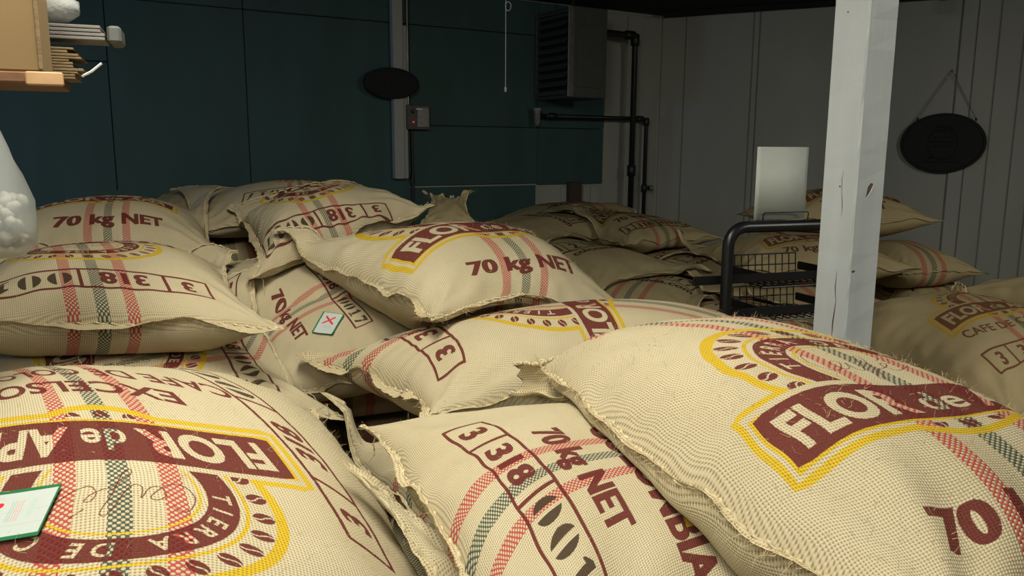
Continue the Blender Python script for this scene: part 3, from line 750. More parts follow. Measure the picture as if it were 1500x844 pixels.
def plaque(pc, rx, rz, e, n, label, chain=None, relief=True):
    c = Vector(pc)
    t = np.linspace(0, 2 * np.pi, 49)[:-1]
    mb = MB(); rings = [(1.0, -.011), (1.0, .004), (.985, .010), (.93, .011), (.915, .006), (0.0, .006)]
    vs = []
    for k, off in rings: vs += [c + e * math.cos(a) * rx * max(k, .001) + Z * math.sin(a) * rz * max(k, .001) + n * off for a in t]
    fs = []
    for q in range(len(rings) - 1):
        for i in range(48):
            j = (i + 1) % 48; fs.append((q * 48 + i, q * 48 + j, (q + 1) * 48 + j, (q + 1) * 48 + i))
    fs.append(tuple(reversed(range(48))))
    mb.add(vs, fs)
    o = mb.build('oval_plaque', m_plq); tag(o, label, 'plaque', None)
    if relief:
        rb = MB(); q = lambda x, z: c + e * x * rx + Z * z * rz + n * .0075
        rb.tube([q(math.cos(a) * .34, math.sin(a) * .55) for a in np.linspace(0, 2 * np.pi, 25)[:-1]], .003, 6, True)
        for zz, w in ((-.62, .42), (-.48, .34), (-.1, .22), (.05, .26), (.2, .2)):
            rb.tube([q(-w, zz), q(w, zz)], .0028, 6)
        for i in range(5): rb.tube([q(-.16 + i * .08, .36), q(-.13 + i * .08, .50), q(-.17 + i * .08, .60)], .0025, 6)
        rb.build('raised_emblem', m_plq, o, True)
    if chain:
        nail, l, r_ = chain
        ob = MB()
        for s_ in (l, r_):
            L = (s_ - nail).length; k = int(L / .014)
            for i in range(k):
                p = nail.lerp(s_, (i + .5) / k); d = (s_ - nail).normalized(); w = (n if i % 2 else d.cross(n))
                ob.tube([p + d * math.cos(a) * .0085 + w * math.sin(a) * .004 for a in np.linspace(0, 2 * np.pi, 9)[:-1]], .0013, 4, True)
        ob.build('hanging_chain', m_steel, o)
        MB().tube([nail - n * .03, nail + n * .006], .004).build('nail', m_iron, o)
        for s_ in (l, r_): MB().tube([s_ + n * .004 + Z * .006, s_ - Z * .012], .006).build('eyelet', m_iron, o)
    return o
m_plq = plain('dark_cast_plaque', (0.005, 0.005, 0.006), 0.75, var=0.4, scale=60, bump=0.4)
c = WR(1382, 210, .050); sc_ = (c - Vector((0, 0, CZ))).length
rx = (WR(1446, 210, .05) - WR(1319, 210, .05)).length / 2; rz = (WR(1382, 166, .05) - WR(1382, 254, .05)).length / 2
plaque(c, rx, rz, E2, N2, 'large black oval plaque hanging on a chain on the white right wall', (WR(1396, 103, .045), WR(1345, 174, .050), WR(1431, 174, .050)))
c = WB(575, 122, .082); rx = (WB(616, 122, .082) - WB(535, 122, .082)).length / 2; rz = (WB(575, 99, .082) - WB(575, 145, .082)).length / 2
plaque(c, rx, rz, E1, N1, 'small black oval plaque on the white strip of the teal wall', None, False)

# switch box with conduit
c = WB(612, 172, .045)
sb = empty('switch_box', c - Z * .08, 'small dark switch box with a red light on the teal wall', 'switch box')
w = (WB(629, 172, .04) - WB(596, 172, .04)).length; h = (WB(612, 154, .04) - WB(612, 190, .04)).length
m_box = plain('brown_grey_enamel', (0.10, 0.085, 0.065), 0.5, var=0.3)
MB().box(c, (w, .06, h), E1, N1, Z, .004).build('housing', m_box, sb)
MB().box(c + N1 * .032 + E1 * w * .18, (w * .5, .006, h * .8), E1, N1, Z, .002).build('cover_plate', m_steel, sb)
MB().box(c + N1 * .036 + Z * h * .32, (w * .28, .008, .012), E1, N1, Z, .002).build('name_plate', m_paint, sb)
t = NT('red_indicator'); t.b.inputs['Base Color'].default_value = (.6, .03, .02, 1); t.b.inputs['Emission Color'].default_value = (1, .08, .04, 1); t.b.inputs['Emission Strength'].default_value = .5
MB().tube([c + N1 * .030 - E1 * w * .26 - Z * h * .2, c + N1 * .040 - E1 * w * .26 - Z * h * .2], .0045, 10).build('indicator_lamp', t.m, sb)
MB().box(c + N1 * .035 - E1 * w * .28 + Z * h * .22, (.02, .02, .02), E1, N1, Z, .003).build('toggle', m_blk, sb)
a = WB(599, 154, .03); MB().tube([Vector((a.x, a.y, CEIL)), a], .007).build('conduit', m_steel, sb)
a = WB(604, 189, .03); b = WB(604, 300, .03); b = Vector((a.x, a.y, b.z - .3)); MB().tube([a, a.lerp(b, .5) + E1 * .004, b], .009).build('cable', m_iron, sb)
a = WB(604, 262, .03); MB().tube([Vector((b.x, b.y, a.z + .03)), Vector((b.x, b.y, a.z - .03))], .014).build('cable_joint', m_iron, sb)

# pull cord hanging from the ceiling
top = P(742, 0, 4.2); bot = P(741.5, 131, 4.2)
pc = empty('pull_cord', bot, 'thin white pull cord hanging from the ceiling left of the heater', 'pull cord')
MB().tube([(bot.x, bot.y, CEIL), (bot.x, bot.y, bot.z + .01)], .0022, 6).build('cord', m_paint, pc)
MB().tube([(bot.x, bot.y, bot.z + .012), (bot.x, bot.y, bot.z + .006), (bot.x, bot.y, bot.z - .012)], [.004, .007, .005], 8).build('bead', m_paint, pc)
MB().tube([(bot.x + .012 + .014 * math.cos(a), bot.y, top.z - .03 + .022 * math.sin(a)) for a in np.linspace(0, 2 * np.pi, 13)[:-1]], .0022, 6, True).build('cord_loop', m_paint, pc)

# unit heater
w0 = Q0 + E1 * -.57; hz0, hz1 = 1.835, 2.405; Dp, Wd = .41, .27
cc = w0 + E1 * Wd / 2 + N1 * (Dp / 2 + .02) + Z * (hz0 + hz1) / 2
ht = empty('unit_heater', cc - Z * .285, 'grey louvred unit heater hanging high at the right end of the teal wall', 'heater')
MB().box(cc, (Wd, Dp, hz1 - hz0), E1, N1, Z, .006).build('casing', m_heat, ht)
fc = cc - E1 * (Wd / 2)
MB().box(fc - E1 * .004, (.008, Dp * .9, .46), E1, N1, Z, .002).build('grille_back', m_blk, ht)
for k in range(8):
    zz = -.19 + k * .054
    ax = (E1 * -.6 - Z * .8).normalized()
    MB().box(fc - E1 * .018 + Z * zz - N1 * .01, (.042, Dp * .82, .004), ax, N1, ax.cross(N1)).build('louvre', m_heat, ht)
for sgn in (-1, 1): MB().box(fc - E1 * .016 + N1 * (Dp * .47 * sgn), (.034, .012, .56), E1, N1, Z, .002).build('grille_frame', m_steel if sgn > 0 else m_heat, ht)
for sgn in (-1, 1): MB().box(fc - E1 * .016 + Z * (.255 * sgn), (.034, Dp * .94, .014), E1, N1, Z, .002).build('grille_frame', m_heat, ht)
MB().tube([cc + Z * .285, Vector((cc.x, cc.y, CEIL))], .008).build('hanger_rod', m_iron, ht)
MB().box(cc + N1 * (Dp / 2 + .003) - Z * .02, (Wd * .7, .006, .40), E1, N1, Z, .002).build('access_panel', m_heat, ht)

# pipes
def pipe(name, pts, r, label, joints):
    o = MB().tube(pts, r, 12).build(name, m_iron, None, True); tag(o, label, 'pipe')
    for j, ax in joints:
        MB().tube([j - ax * r * 2.0, j - ax * r * 1.7, j + ax * r * 1.7, j + ax * r * 2.0], [r * 1.15, r * 1.5, r * 1.5, r * 1.15], 12).build('pipe_fitting', m_iron, o, True)
    return o
a = WB(884, 47, .19); b = WB(932, 46, .17); top_ = Vector((b.x, b.y, a.z)); dn = Vector((b.x, b.y, 0.05))
pts = [a - (b - a).normalized() * .02, a, top_ - E1 * .03, top_ - E1 * .009 - Z * .009, top_ - Z * .03, dn]
pipe('gas_pipe', pts, .021, 'thick black iron pipe dropping down the wall beside the heater', [(top_ - Z * .03, Z), (top_ - E1 * .05, E1), (Vector((b.x, b.y, WB(929, 250, .17).z)), Z)])
a = WB(800, 170, .09); b = WB(948, 173, .09); t2 = Vector((b.x, b.y, a.z)); dn = Vector((b.x, b.y, 0.05))
pts = [a, t2 - E1 * .03, t2 - E1 * .009 - Z * .009, t2 - Z * .03, dn]
vz = WB(944, 276, .1).z
o = pipe('branch_pipe', pts, .015, 'thin black iron pipe crossing below the heater and turning down', [(t2 - Z * .02, Z), (t2 - E1 * .06, E1), (a + E1 * .06, E1), (Vector((b.x, b.y, vz)), Z)])
MB().tube([Vector((b.x, b.y, vz)), Vector((b.x, b.y, vz)) + E1 * .07], .014, 10).build('valve_stem', m_iron, o, True)
MB().tube([Vector((b.x, b.y, vz)) + E1 * .06 - Z * .02, Vector((b.x, b.y, vz)) + E1 * .06 + Z * .02], .018, 10).build('valve_handle', m_steel, o, True)
g = WB(788, 168, .09)
MB().tube([g + E1 * -.02, a], .012, 8).build('nipple', m_iron, o, True)
rg = MB().tube([g - Z * .075, g - Z * .06, g - Z * .055, g + Z * .02, g + Z * .03, g + Z * .045], [.014, .014, .022, .022, .03, .03], 12)
rg.build('regulator', plain('pale_zinc', (.35, .35, .31), .45, .3), o, True)
# small box and lamp bits
bx = WB(842, 279, .04); tag(MB().box(bx - Z*.02, (.10, .06, .16), E1, N1, Z, .004).build('junction_box', plain('rust_brown_enamel', (.07, .045, .03), .7)), 'small brown box low on the wall under the right end of the teal sheets', 'box')
cb = P(1385, 0, 4.9); 
o = MB().tube([(cb.x, cb.y, CEIL), (cb.x, cb.y, CEIL - .03), (cb.x, cb.y, 2.385), (cb.x, cb.y, 2.372)], [.05, .055, .055, .03], 16).build('ceiling_canopy', m_blk, None, True)
tag(o, 'round black fitting hanging under the ceiling above the large oval plaque', 'light fitting')

# white timber post
PW = .105
arr = P(1265, 150, 2.0)
ax = Vector((math.cos(R(-16)), math.sin(R(-16)), 0)).normalized(); 
fa = Vector((math.cos(R(28)), math.sin(R(28)), 0))        # right face runs this way from the arris
fl = Vector((-fa.y, fa.x, 0))                             # left face
pcn = Vector((arr.x, arr.y, 0)) + fa * PW / 2 + fl * PW / 2
random.seed(3)
def post_mesh():
    mb = MB(); nz = 70; ring = []
    prof = [(-.5, -.46), (-.46, -.5), (.46, -.5), (.5, -.46), (.5, .46), (.46, .5), (-.46, .5), (-.5, .46)]
    vs = []
    for i in range(nz + 1):
        z = CEIL * i / nz
        for k, (a_, b_) in enumerate(prof):
            j = random.uniform(-.0012, .0012) if k in (0, 1, 2, 7) else 0
            vs.append(pcn + fa * (a_ * PW + j) + fl * (b_ * PW + j) + Z * z)
    fs = [(i * 8 + k, i * 8 + (k + 1) % 8, (i + 1) * 8 + (k + 1) % 8, (i + 1) * 8 + k) for i in range(nz) for k in range(8)]
    fs += [tuple(reversed(range(8))), tuple(nz * 8 + k for k in range(8))]
    return mb.add(vs, fs)
t = NT('chipped_white_post_paint')
tc = t.n('ShaderNodeTexCoord'); mp = t.n('ShaderNodeMapping'); mp.inputs['Scale'].default_value = (1, 1, .12); t.link(tc.outputs['Object'], mp.inputs[0])
g1 = t.noise(60, 5, mp.outputs[0]); g2 = t.noise(38, 3, None); g3 = t.noise(9, 3, mp.outputs[0])
col = t.ramp(g3, .3, c4(.50, .54, .54), .7, c4(.60, .64, .64))
chip = t.M('GREATER_THAN', g2, .735); col = t.mix(chip, col, c4(.10, .07, .045))
t.link(col, t.b.inputs['Base Color']); t.b.inputs['Roughness'].default_value = .5
t.bump(t.M('ADD', g1, t.M('MULTIPLY', chip, -.8)), .35, .002)
post = post_mesh().build('support_post', t.m); tag(post, 'white painted square timber post standing in front of the right wall', 'post')
m_wood = plain('bare_wood', (.16, .10, .055), .8, var=.5, scale=40)
# crack down the left face, gouge on the right face
cf = lambda px, py: None
def on_post(u, z, face):      # face 'l': the face seen left of the arris, u metres from the arris
    c_ = Vector((arr.x, arr.y, 0))
    return (c_ + fl * u + Z * z) if face == 'l' else (c_ + fa * u + Z * z)
zs = [P(1240, y_, 2.05).z for y_ in (395, 420, 440, 470, 500, 515)]
ck = MB()
nl, nr = -fa, -fl
pl = [on_post(.038 + .003 * math.sin(i * 2.3), z_, 'l') + nl * .0002 for i, z_ in enumerate(zs)]
ck.tube(pl, [.0004, .0015, .0009, .0022, .0012, .0018], 5); ck.build('crack', m_wood, post); ck = MB(); pl2 = [on_post(.040 + .004 * math.sin(i * 1.3), P(1240, y_, 2.05).z, 'l') + nl * .0002 for i, y_ in enumerate((250, 262, 282, 300, 330))]
ck.tube(pl2, [.0003, .0008, .0005, .0010, .0003], 5)
ck.build('crack', m_wood, post)
zc = P(1279, 278, 2.05).z; sl = lambda u, dz: on_post(u, zc + dz, 'r') + nr * .0008
gm = MB().add([sl(.036, -.022), sl(.042, .008), sl(.052, .018), sl(.062, .015), sl(.053, -.004)], [(0, 1, 2, 4), (2, 3, 4)])
gm.build('gouge', m_wood, post)
MB().tube([sl(.036, -.022), sl(.053, -.004), sl(.063, .015)], [.0008, .0022, .001], 6).build('splinter', m_paint, post)

# ------------------------------------------------------------------ hanging shelf at the upper left and what lies on it
def frame(o, yaw):
    a = R(yaw); return Vector(o), Vector((math.cos(a), math.sin(a), 0)), Vector((-math.sin(a), math.cos(a), 0))
SO, SX, SY = frame((-.708, 1.27, 0), 21)
S3 = lambda x, y, z: SO + SX * x + SY * y + Z * z
m_shelf = plain('orange_stained_wood', (.20, .09, .03), .6, var=.4, scale=14, stretch=(1, 6, 6))
m_card = plain('brown_cardboard', (.22, .145, .06), .85, var=.12, scale=7)
m_card2 = plain('worn_cardboard_edge', (.22, .155, .075), .9, var=.45, scale=60, stretch=(1, 1, 8))
ZS = 1.612
sh = empty('hanging_shelf', S3(-.3, .3, ZS - .016), 'stained wooden shelf board high at the left carrying the brown carton', 'shelf')
MB().box(S3(-.40, .10, ZS - .008), (.80, .22, .016), SX, SY, Z, .002).build('shelf_board', m_shelf, sh)
MB().box(S3(-.005, -.014, ZS - .010), (.05, .014, .020), SX, SY, Z, .002).build('edge_block', plain('pale_wood', (.55, .33, .16), .7), sh)
for y in (.03, .18): MB().tube([S3(-.74, y, ZS - .02), S3(-.74, y, CEIL)], .006, 8).build('hanger_rod', m_iron, sh)
for y in (.17,): MB().tube([S3(-.41, y + .03, ZS - .02), S3(-.41, y + .03, CEIL)], .005, 8).build('hanger_rod', m_iron, sh)
bo = empty('cardboard_box', S3(-.22, .14, ZS), 'plain brown cardboard carton on the shelf at the upper left', 'box')
MB().box(S3(-.225, .058, ZS + .1705), (.43, .10, .34), SX, SY, Z, .004).build('carton_body', m_card, bo)
MB().box(S3(-.012, .0065, ZS + .17), (.006, .003, .33), SX, SY, Z, .001).build('glued_seam', m_card2, bo)
for sgn in (-1, 1): MB().box(S3(-.225, .058 + sgn * .026, ZS + .3425), (.42, .045, .004), SX, SY, Z, .001).build('lid_flap', m_card, bo)
cs = empty('cardboard_stack', S3(-.2, .16, ZS), 'stack of flattened cardboard sheets behind the carton', 'cardboard')
rr = random.Random(4); z = ZS
for i in range(11):
    th = rr.uniform(.0040, .0055); ex = rr.uniform(-.012, .012) - .0012 * i
    MB().box(S3(-.15 + ex, .16, z + th / 2), (.36, .085, th - .0008), SX, SY, Z, .0008).build('cardboard_sheet', m_card2, cs); z += th
MB().tube([S3(.03, .125, ZS + .006), S3(.045, .122, ZS + .014), S3(.062, .12, ZS + .028)], .0022, 6).build('tie_end', m_paint, cs)
tr = empty('tray_stack', S3(-.13, .16, z), 'thin grey trays laid on the cardboard sheets, sticking out to the right', 'trays')
m_tray = plain('grey_plastic_tray', (.19, .18, .16), .4, var=.3, scale=25)
MB().box(S3(-.17, .16, z + .006), (.26, .07, .012), SX, SY, Z, .003).build('spacer_block', plain('dark_spacer', (.12, .10, .08), .8), tr)
for i in range(4): MB().box(S3(-.115 + .003 * (i % 2), .16, z + .016 + i * .0062), (.37 - .006 * i, .085, .0052), SX, SY, Z, .001).build('tray', m_tray, tr)
MB().box(S3(.084, .16, z + .0245), (.022, .083, .028), SX, SY, Z, .004).build('end_cap', plain('dark_grey_cap', (.10, .11, .10), .5), tr)
wz = z + .014 + 4 * .0062
wr = MB(); nn = 12
vs = []
for i in range(nn + 1):
    for k in range(10):
        a = 2 * math.pi * k / 10; rr_ = 1 + rr.uniform(-.12, .12)
        f = min(1.0, (nn - i) / 3 + .35)
        vs.append(S3(-.21 + i * .24 / nn, .16 + math.cos(a) * .04 * rr_ * f, wz + .030 + max(math.sin(a) * .034 * rr_ * f, -.0275)))
wr.add(vs, [(i * 10 + k, i * 10 + (k + 1) % 10, (i + 1) * 10 + (k + 1) % 10, (i + 1) * 10 + k) for i in range(nn) for k in range(10)] + [tuple(reversed(range(10))), tuple(nn * 10 + k for k in range(10))])
t = NT('crumpled_clear_film'); t.b.inputs['Base Color'].default_value = (.45, .47, .45, 1); t.b.inputs['Roughness'].default_value = .22; t.b.inputs['Transmission Weight'].default_value = .25
t.bump(t.noise(40, 4), .7, .01)
tag(wr.build('film_bundle', t.m, None, True), 'crumpled bundle of clear plastic film on top of the grey trays', 'plastic film')

# translucent bag of packing pieces at the left edge
bc = Vector((-.808, 1.20, 0))
prof_b = [(1.335, .03), (1.338, .070), (1.352, .090), (1.385, .094), (1.42, .086), (1.46, .074), (1.50, .060), (1.55, .045), (1.575, .02), (1.592, .024)]
mb = MB(); n_ = 28; vs = []
for i, (z_, r_) in enumerate(prof_b):
    for k in range(n_):
        a = 2 * math.pi * k / n_; q = 1 + (.05 * math.sin(a * 5 + z_ * 30) + .03 * math.sin(a * 9 - z_ * 50)) * (1 if i > 1 else .4)
        vs.append((bc.x + math.cos(a) * r_ * q, bc.y + math.sin(a) * r_ * q * .8, z_))
mb.add(vs, [(i * n_ + k, i * n_ + (k + 1) % n_, (i + 1) * n_ + (k + 1) % n_, (i + 1) * n_ + k) for i in range(len(prof_b) - 1) for k in range(n_)] + [tuple(reversed(range(n_))), tuple((len(prof_b) - 1) * n_ + k for k in range(n_))])
t = NT('frosted_plastic'); t.b.inputs['Base Color'].default_value = (.40, .43, .41, 1); t.b.inputs['Roughness'].default_value = .35; t.b.inputs['Alpha'].default_value = .45
bg = mb.build('plastic_bag', t.m, None, True); tag(bg, 'translucent white plastic bag of packing pieces hanging at the left edge', 'bag')
mb = MB(); rr = random.Random(9)
m_foam = plain('white_foam', (.45, .44, .37), .8)
for i in range(150):
    a = rr.uniform(0, 6.28); z_ = rr.uniform(1.352, 1.425); q = math.sqrt(rr.random()) * .074
    p = Vector((bc.x + math.cos(a) * q, bc.y + math.sin(a) * q * .78, z_)); d = Vector((rr.uniform(-1, 1), rr.uniform(-1, 1), rr.uniform(-1, 1))).normalized()
    mb.tube([p - d * .011, p - d * .007, p + d * .004, p + d * .010], [.003, .0075, .008, .003], 7)
tag(mb.build('packing_pieces', m_foam, bg, True), kind='stuff')
MB().tube([bc + Z * 1.590, bc + Z * 1.6], .004, 8).build('tie', m_steel, bg)

# ------------------------------------------------------------------ wire display rack behind the post
RO, RX, RY = frame((.628, 2.32, 0), 19)
R3 = lambda x, y, z: RO + RX * x + RY * y + Z * z
rk = empty('wire_rack', R3(.19, .15, 0), 'black metal display rack with arched tube end and two wire baskets, left of the post', 'rack')
zt = P(1130, 332, 2.36).z
def arch(y, nm='arched_frame'):
    r0 = .055; pts = [R3(0, y, 0.012), R3(0, y, .5), R3(0, y, zt - r0)]
    pts += [R3(r0 - r0 * math.cos(a), y, zt - r0 + r0 * math.sin(a)) for a in np.linspace(.2, 1.57, 7)]
    pts += [R3(.38 - r0 + r0 * math.sin(a), y, zt - r0 + r0 * math.cos(a)) for a in np.linspace(0, 1.37, 7)]
    pts += [R3(.38, y, zt - r0), R3(.38, y, .5), R3(.38, y, 0.012)]
    MB().tube(pts, .0175, 12).build(nm, m_blk, rk, True)
arch(0)
for x in (0, .38): MB().tube([R3(x, 0, 0), R3(x, 0, .014)], .02, 12).build('foot', m_blk, rk)
MB().box(R3(.19, .15, .03), (.36, .02, .03), RX, RY, Z, .003).build('base_bar', m_blk, rk)
for x in (0, .38): MB().box(R3(x, .15, .03), (.02, .34, .03), RX, RY, Z, .003).build('base_bar', m_blk, rk)
def basket(zr, dx=0.0, k_=1.0):
    b = MB().box(R3(.15 + dx, .021, zr), (.50, .008, .026), RX, RY, Z, .002).build('basket_rail', m_blk, rk)
    for x in (.142, .42): MB().box(R3(x + dx, .12, zr), (.008, .19, .026), RX, RY, Z, .002).build('side_rail', m_blk, b)
    wz_ = zr - .030; yb = .215
    x0, x1 = .149 + dx, .412 + dx
    for i in range(11):
        x = x0 + (x1 - x0) * i / 10
        MB().tube([R3(x, .026, zr + .010), R3(x, .030, wz_), R3(x, yb, wz_ + .004), R3(x, yb + .006, zr + .040)], .0021, 5).build('wire', m_blk, b)
    for y, z_ in ((.03, wz_ - .003), (.09, wz_ - .002), (.15, wz_ - .001), (yb + .003, wz_), (yb + .009, zr + .041), (yb + .005, zr + .006)):
        MB().tube([R3(x0 - .004, y, z_), R3(x1 + .004, y, z_)], .0026, 6).build('cross_wire', m_blk, b)
z1 = P(1070, 410, 2.34).z; z2 = P(1070, 461, 2.34).z
basket(z1); basket(z2); basket(z2 - .26); basket(z2 - .52)
hx0, hx1 = .175, .175
hb = P(1117, 323, 2.36); hc = P(1180, 323, 2.42)
ux = (hb - RO).dot(RX); ux2 = (hc - RO).dot(RX); hz = P(1148, 311, 2.38).z
MB().tube([R3(ux, 0, zt + .015), R3(ux, -.002, hz - .004), R3(ux + .004, -.002, hz), R3(ux2 - .004, -.002, hz), R3(ux2, -.002, hz - .004), R3(ux2, 0, zt + .015)], .0020, 6).build('card_holder', m_blk, rk)
u0 = (P(1106, 300, 2.36) - RO).dot(RX); u1 = (P(1191, 300, 2.42) - RO).dot(RX); zt1 = P(1106, 215, 2.38).z; zb1 = zt + .0185
mb = MB(); vs = []
for i in range(13):
    f = i / 12; x = u0 + (u1 - u0) * f; y = .010 + .030 * max(0, f - .45) ** 2 * 3
    for z_ in (zb1, zt1):
        for o_ in (0, .0012): vs.append(R3(x, y + o_, z_))
fs = []
for i in range(12):
    a = i * 4; b = a + 4
    fs += [(a, b, b + 2, a + 2), (a + 1, a + 3, b + 3, b + 1), (a + 2, b + 2, b + 3, a + 3), (a, a + 1, b + 1, b)]
fs += [(0, 2, 3, 1), (48, 49, 51, 50)]
mb.add(vs, fs); tag(mb.build('sign_card', plain('white_card', (.50, .53, .48), .6, var=.05), None, True), 'blank white card standing in the wire holder on top of the rack', 'card')
# long brown board lying against the right wall on the far pile
b0 = P(985, 346, 4.9)

# ------------------------------------------------------------------ the sacks, lowest first
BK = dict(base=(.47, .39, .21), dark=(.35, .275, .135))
def lot(**k):
    return lambda A: A.strip(0, 0, **k)
FRONT = 'printed burlap coffee sacks in the near stacks'
BACKG = 'printed burlap coffee sacks in the far stacks'

# layers out of sight that carry the stacks: rows of plain sacks sharing one material
m_fill = burlap('plain_striped_burlap', stripes=True, base=(.50, .40, .22), dark=(.38, .28, .14))
# ---- far stacks along the back wall
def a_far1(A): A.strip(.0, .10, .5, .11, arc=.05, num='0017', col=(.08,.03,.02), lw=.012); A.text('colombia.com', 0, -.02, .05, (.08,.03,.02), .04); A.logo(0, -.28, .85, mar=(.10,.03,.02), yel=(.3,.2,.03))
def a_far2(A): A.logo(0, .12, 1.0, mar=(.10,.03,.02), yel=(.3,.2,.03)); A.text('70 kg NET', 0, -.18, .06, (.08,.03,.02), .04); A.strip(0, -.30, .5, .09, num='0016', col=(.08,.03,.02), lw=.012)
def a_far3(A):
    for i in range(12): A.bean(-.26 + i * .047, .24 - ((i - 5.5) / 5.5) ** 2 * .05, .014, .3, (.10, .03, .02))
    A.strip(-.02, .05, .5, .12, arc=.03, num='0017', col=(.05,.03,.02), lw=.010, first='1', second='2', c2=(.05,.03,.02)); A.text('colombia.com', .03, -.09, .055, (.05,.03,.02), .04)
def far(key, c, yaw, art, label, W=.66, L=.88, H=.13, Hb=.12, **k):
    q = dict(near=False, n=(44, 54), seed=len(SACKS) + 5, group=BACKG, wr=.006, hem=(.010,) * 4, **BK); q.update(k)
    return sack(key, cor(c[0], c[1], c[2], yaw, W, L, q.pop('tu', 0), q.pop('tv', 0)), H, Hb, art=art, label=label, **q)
def X(px, py, Y): p = P(px, py, Y); return (p.x, p.y, p.z)

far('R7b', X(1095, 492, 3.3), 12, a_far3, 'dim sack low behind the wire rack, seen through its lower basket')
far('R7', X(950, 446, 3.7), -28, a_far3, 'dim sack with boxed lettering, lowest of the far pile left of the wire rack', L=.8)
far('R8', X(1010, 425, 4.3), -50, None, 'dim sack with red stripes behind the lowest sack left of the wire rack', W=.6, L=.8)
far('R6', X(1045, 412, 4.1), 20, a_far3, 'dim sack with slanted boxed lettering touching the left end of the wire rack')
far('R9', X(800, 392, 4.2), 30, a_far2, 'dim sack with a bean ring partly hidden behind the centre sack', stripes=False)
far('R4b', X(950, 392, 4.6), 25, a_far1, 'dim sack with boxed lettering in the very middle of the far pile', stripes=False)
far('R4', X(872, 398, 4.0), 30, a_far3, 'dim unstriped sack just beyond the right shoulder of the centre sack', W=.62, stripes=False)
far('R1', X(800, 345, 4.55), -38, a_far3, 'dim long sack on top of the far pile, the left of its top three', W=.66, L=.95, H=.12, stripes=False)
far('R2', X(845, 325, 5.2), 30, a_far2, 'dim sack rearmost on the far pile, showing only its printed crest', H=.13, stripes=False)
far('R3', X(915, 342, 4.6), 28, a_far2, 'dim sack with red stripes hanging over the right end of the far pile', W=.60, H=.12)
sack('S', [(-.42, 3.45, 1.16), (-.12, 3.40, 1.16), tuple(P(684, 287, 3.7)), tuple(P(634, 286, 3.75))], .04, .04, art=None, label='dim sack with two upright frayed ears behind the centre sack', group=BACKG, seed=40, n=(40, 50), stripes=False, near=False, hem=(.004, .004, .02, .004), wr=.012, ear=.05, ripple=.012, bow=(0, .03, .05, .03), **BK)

# ---- stack at the right wall
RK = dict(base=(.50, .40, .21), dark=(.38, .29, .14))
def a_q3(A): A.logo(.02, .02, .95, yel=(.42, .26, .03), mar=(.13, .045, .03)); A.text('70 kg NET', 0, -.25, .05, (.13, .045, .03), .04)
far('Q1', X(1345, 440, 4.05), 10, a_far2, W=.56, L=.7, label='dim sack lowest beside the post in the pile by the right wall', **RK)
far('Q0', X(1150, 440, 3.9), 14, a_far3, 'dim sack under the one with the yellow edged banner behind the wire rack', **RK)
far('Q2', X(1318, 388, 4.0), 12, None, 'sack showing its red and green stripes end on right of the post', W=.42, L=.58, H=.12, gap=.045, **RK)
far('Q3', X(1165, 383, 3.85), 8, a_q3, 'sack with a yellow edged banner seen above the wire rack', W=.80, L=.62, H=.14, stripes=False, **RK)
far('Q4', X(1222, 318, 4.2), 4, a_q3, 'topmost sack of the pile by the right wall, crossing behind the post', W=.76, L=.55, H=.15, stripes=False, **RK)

# ---- right aisle sack
def a_P(A):
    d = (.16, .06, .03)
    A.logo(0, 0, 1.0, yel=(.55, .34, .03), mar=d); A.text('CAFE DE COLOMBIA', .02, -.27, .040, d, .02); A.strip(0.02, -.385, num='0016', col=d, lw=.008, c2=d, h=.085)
    A.text('www.cafe.co', .0, -.48, .036, d, .02)
sack('P2', [(2.02, 2.34, .88), (2.62, 2.58, .88), (2.36, 3.36, .96), (1.76, 3.12, .96)], .14, .14, art=a_P, label='dim sack with brown banner at the right edge, beyond the boxed number sack', group=FRONT,
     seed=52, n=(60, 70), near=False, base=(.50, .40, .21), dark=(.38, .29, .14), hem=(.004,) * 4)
sack('P', [(1.31, 2.02, .81), (1.98, 2.28, .85), (1.74, 3.10, .95), (1.08, 2.86, .88)], .13, .14, art=a_P, label='dim sack with brown banner and boxed numbers right of the post', group=FRONT,
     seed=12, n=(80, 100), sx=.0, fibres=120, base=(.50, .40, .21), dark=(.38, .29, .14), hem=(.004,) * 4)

# ---- left rear
def a_G(A): A.logo(0, -.05, 1.05, ang=0); A.text('EXCELSO', 0, -.30, .045, MAROON, .03)
def a_txt(A):
    A.strip(.02, 0, h=.10); A.text('70 kg NET', 0, .10, .06, MAROON, .05); A.text('EXCELSO', 0, -.14, .05, MAROON, .03); A.text('CAFE DE COLOMBIA', 0, -.24, .05, MAROON, .03)
far('H', X(330, 372, 3.25), 205, a_txt, 'shadowed sack with close rows of maroon letters below the rear left sacks', W=.6, L=.8, H=.10)
far('G', X(303, 314, 3.75), 205, a_G, 'dim sack with round emblem farthest left against the teal wall', W=.52, L=.8, H=.13)
def a_F(A): A.logo(0, 0); A.strip(.02, .28)
sack('F', cor(*X(412, 312, 3.35), 205, .74, .80, -.03), .13, .09, art=a_F, label='sack with upside down lot numbers just below the teal wall, behind the leaning one', group=FRONT, seed=33, n=(70, 80), fibres=120)
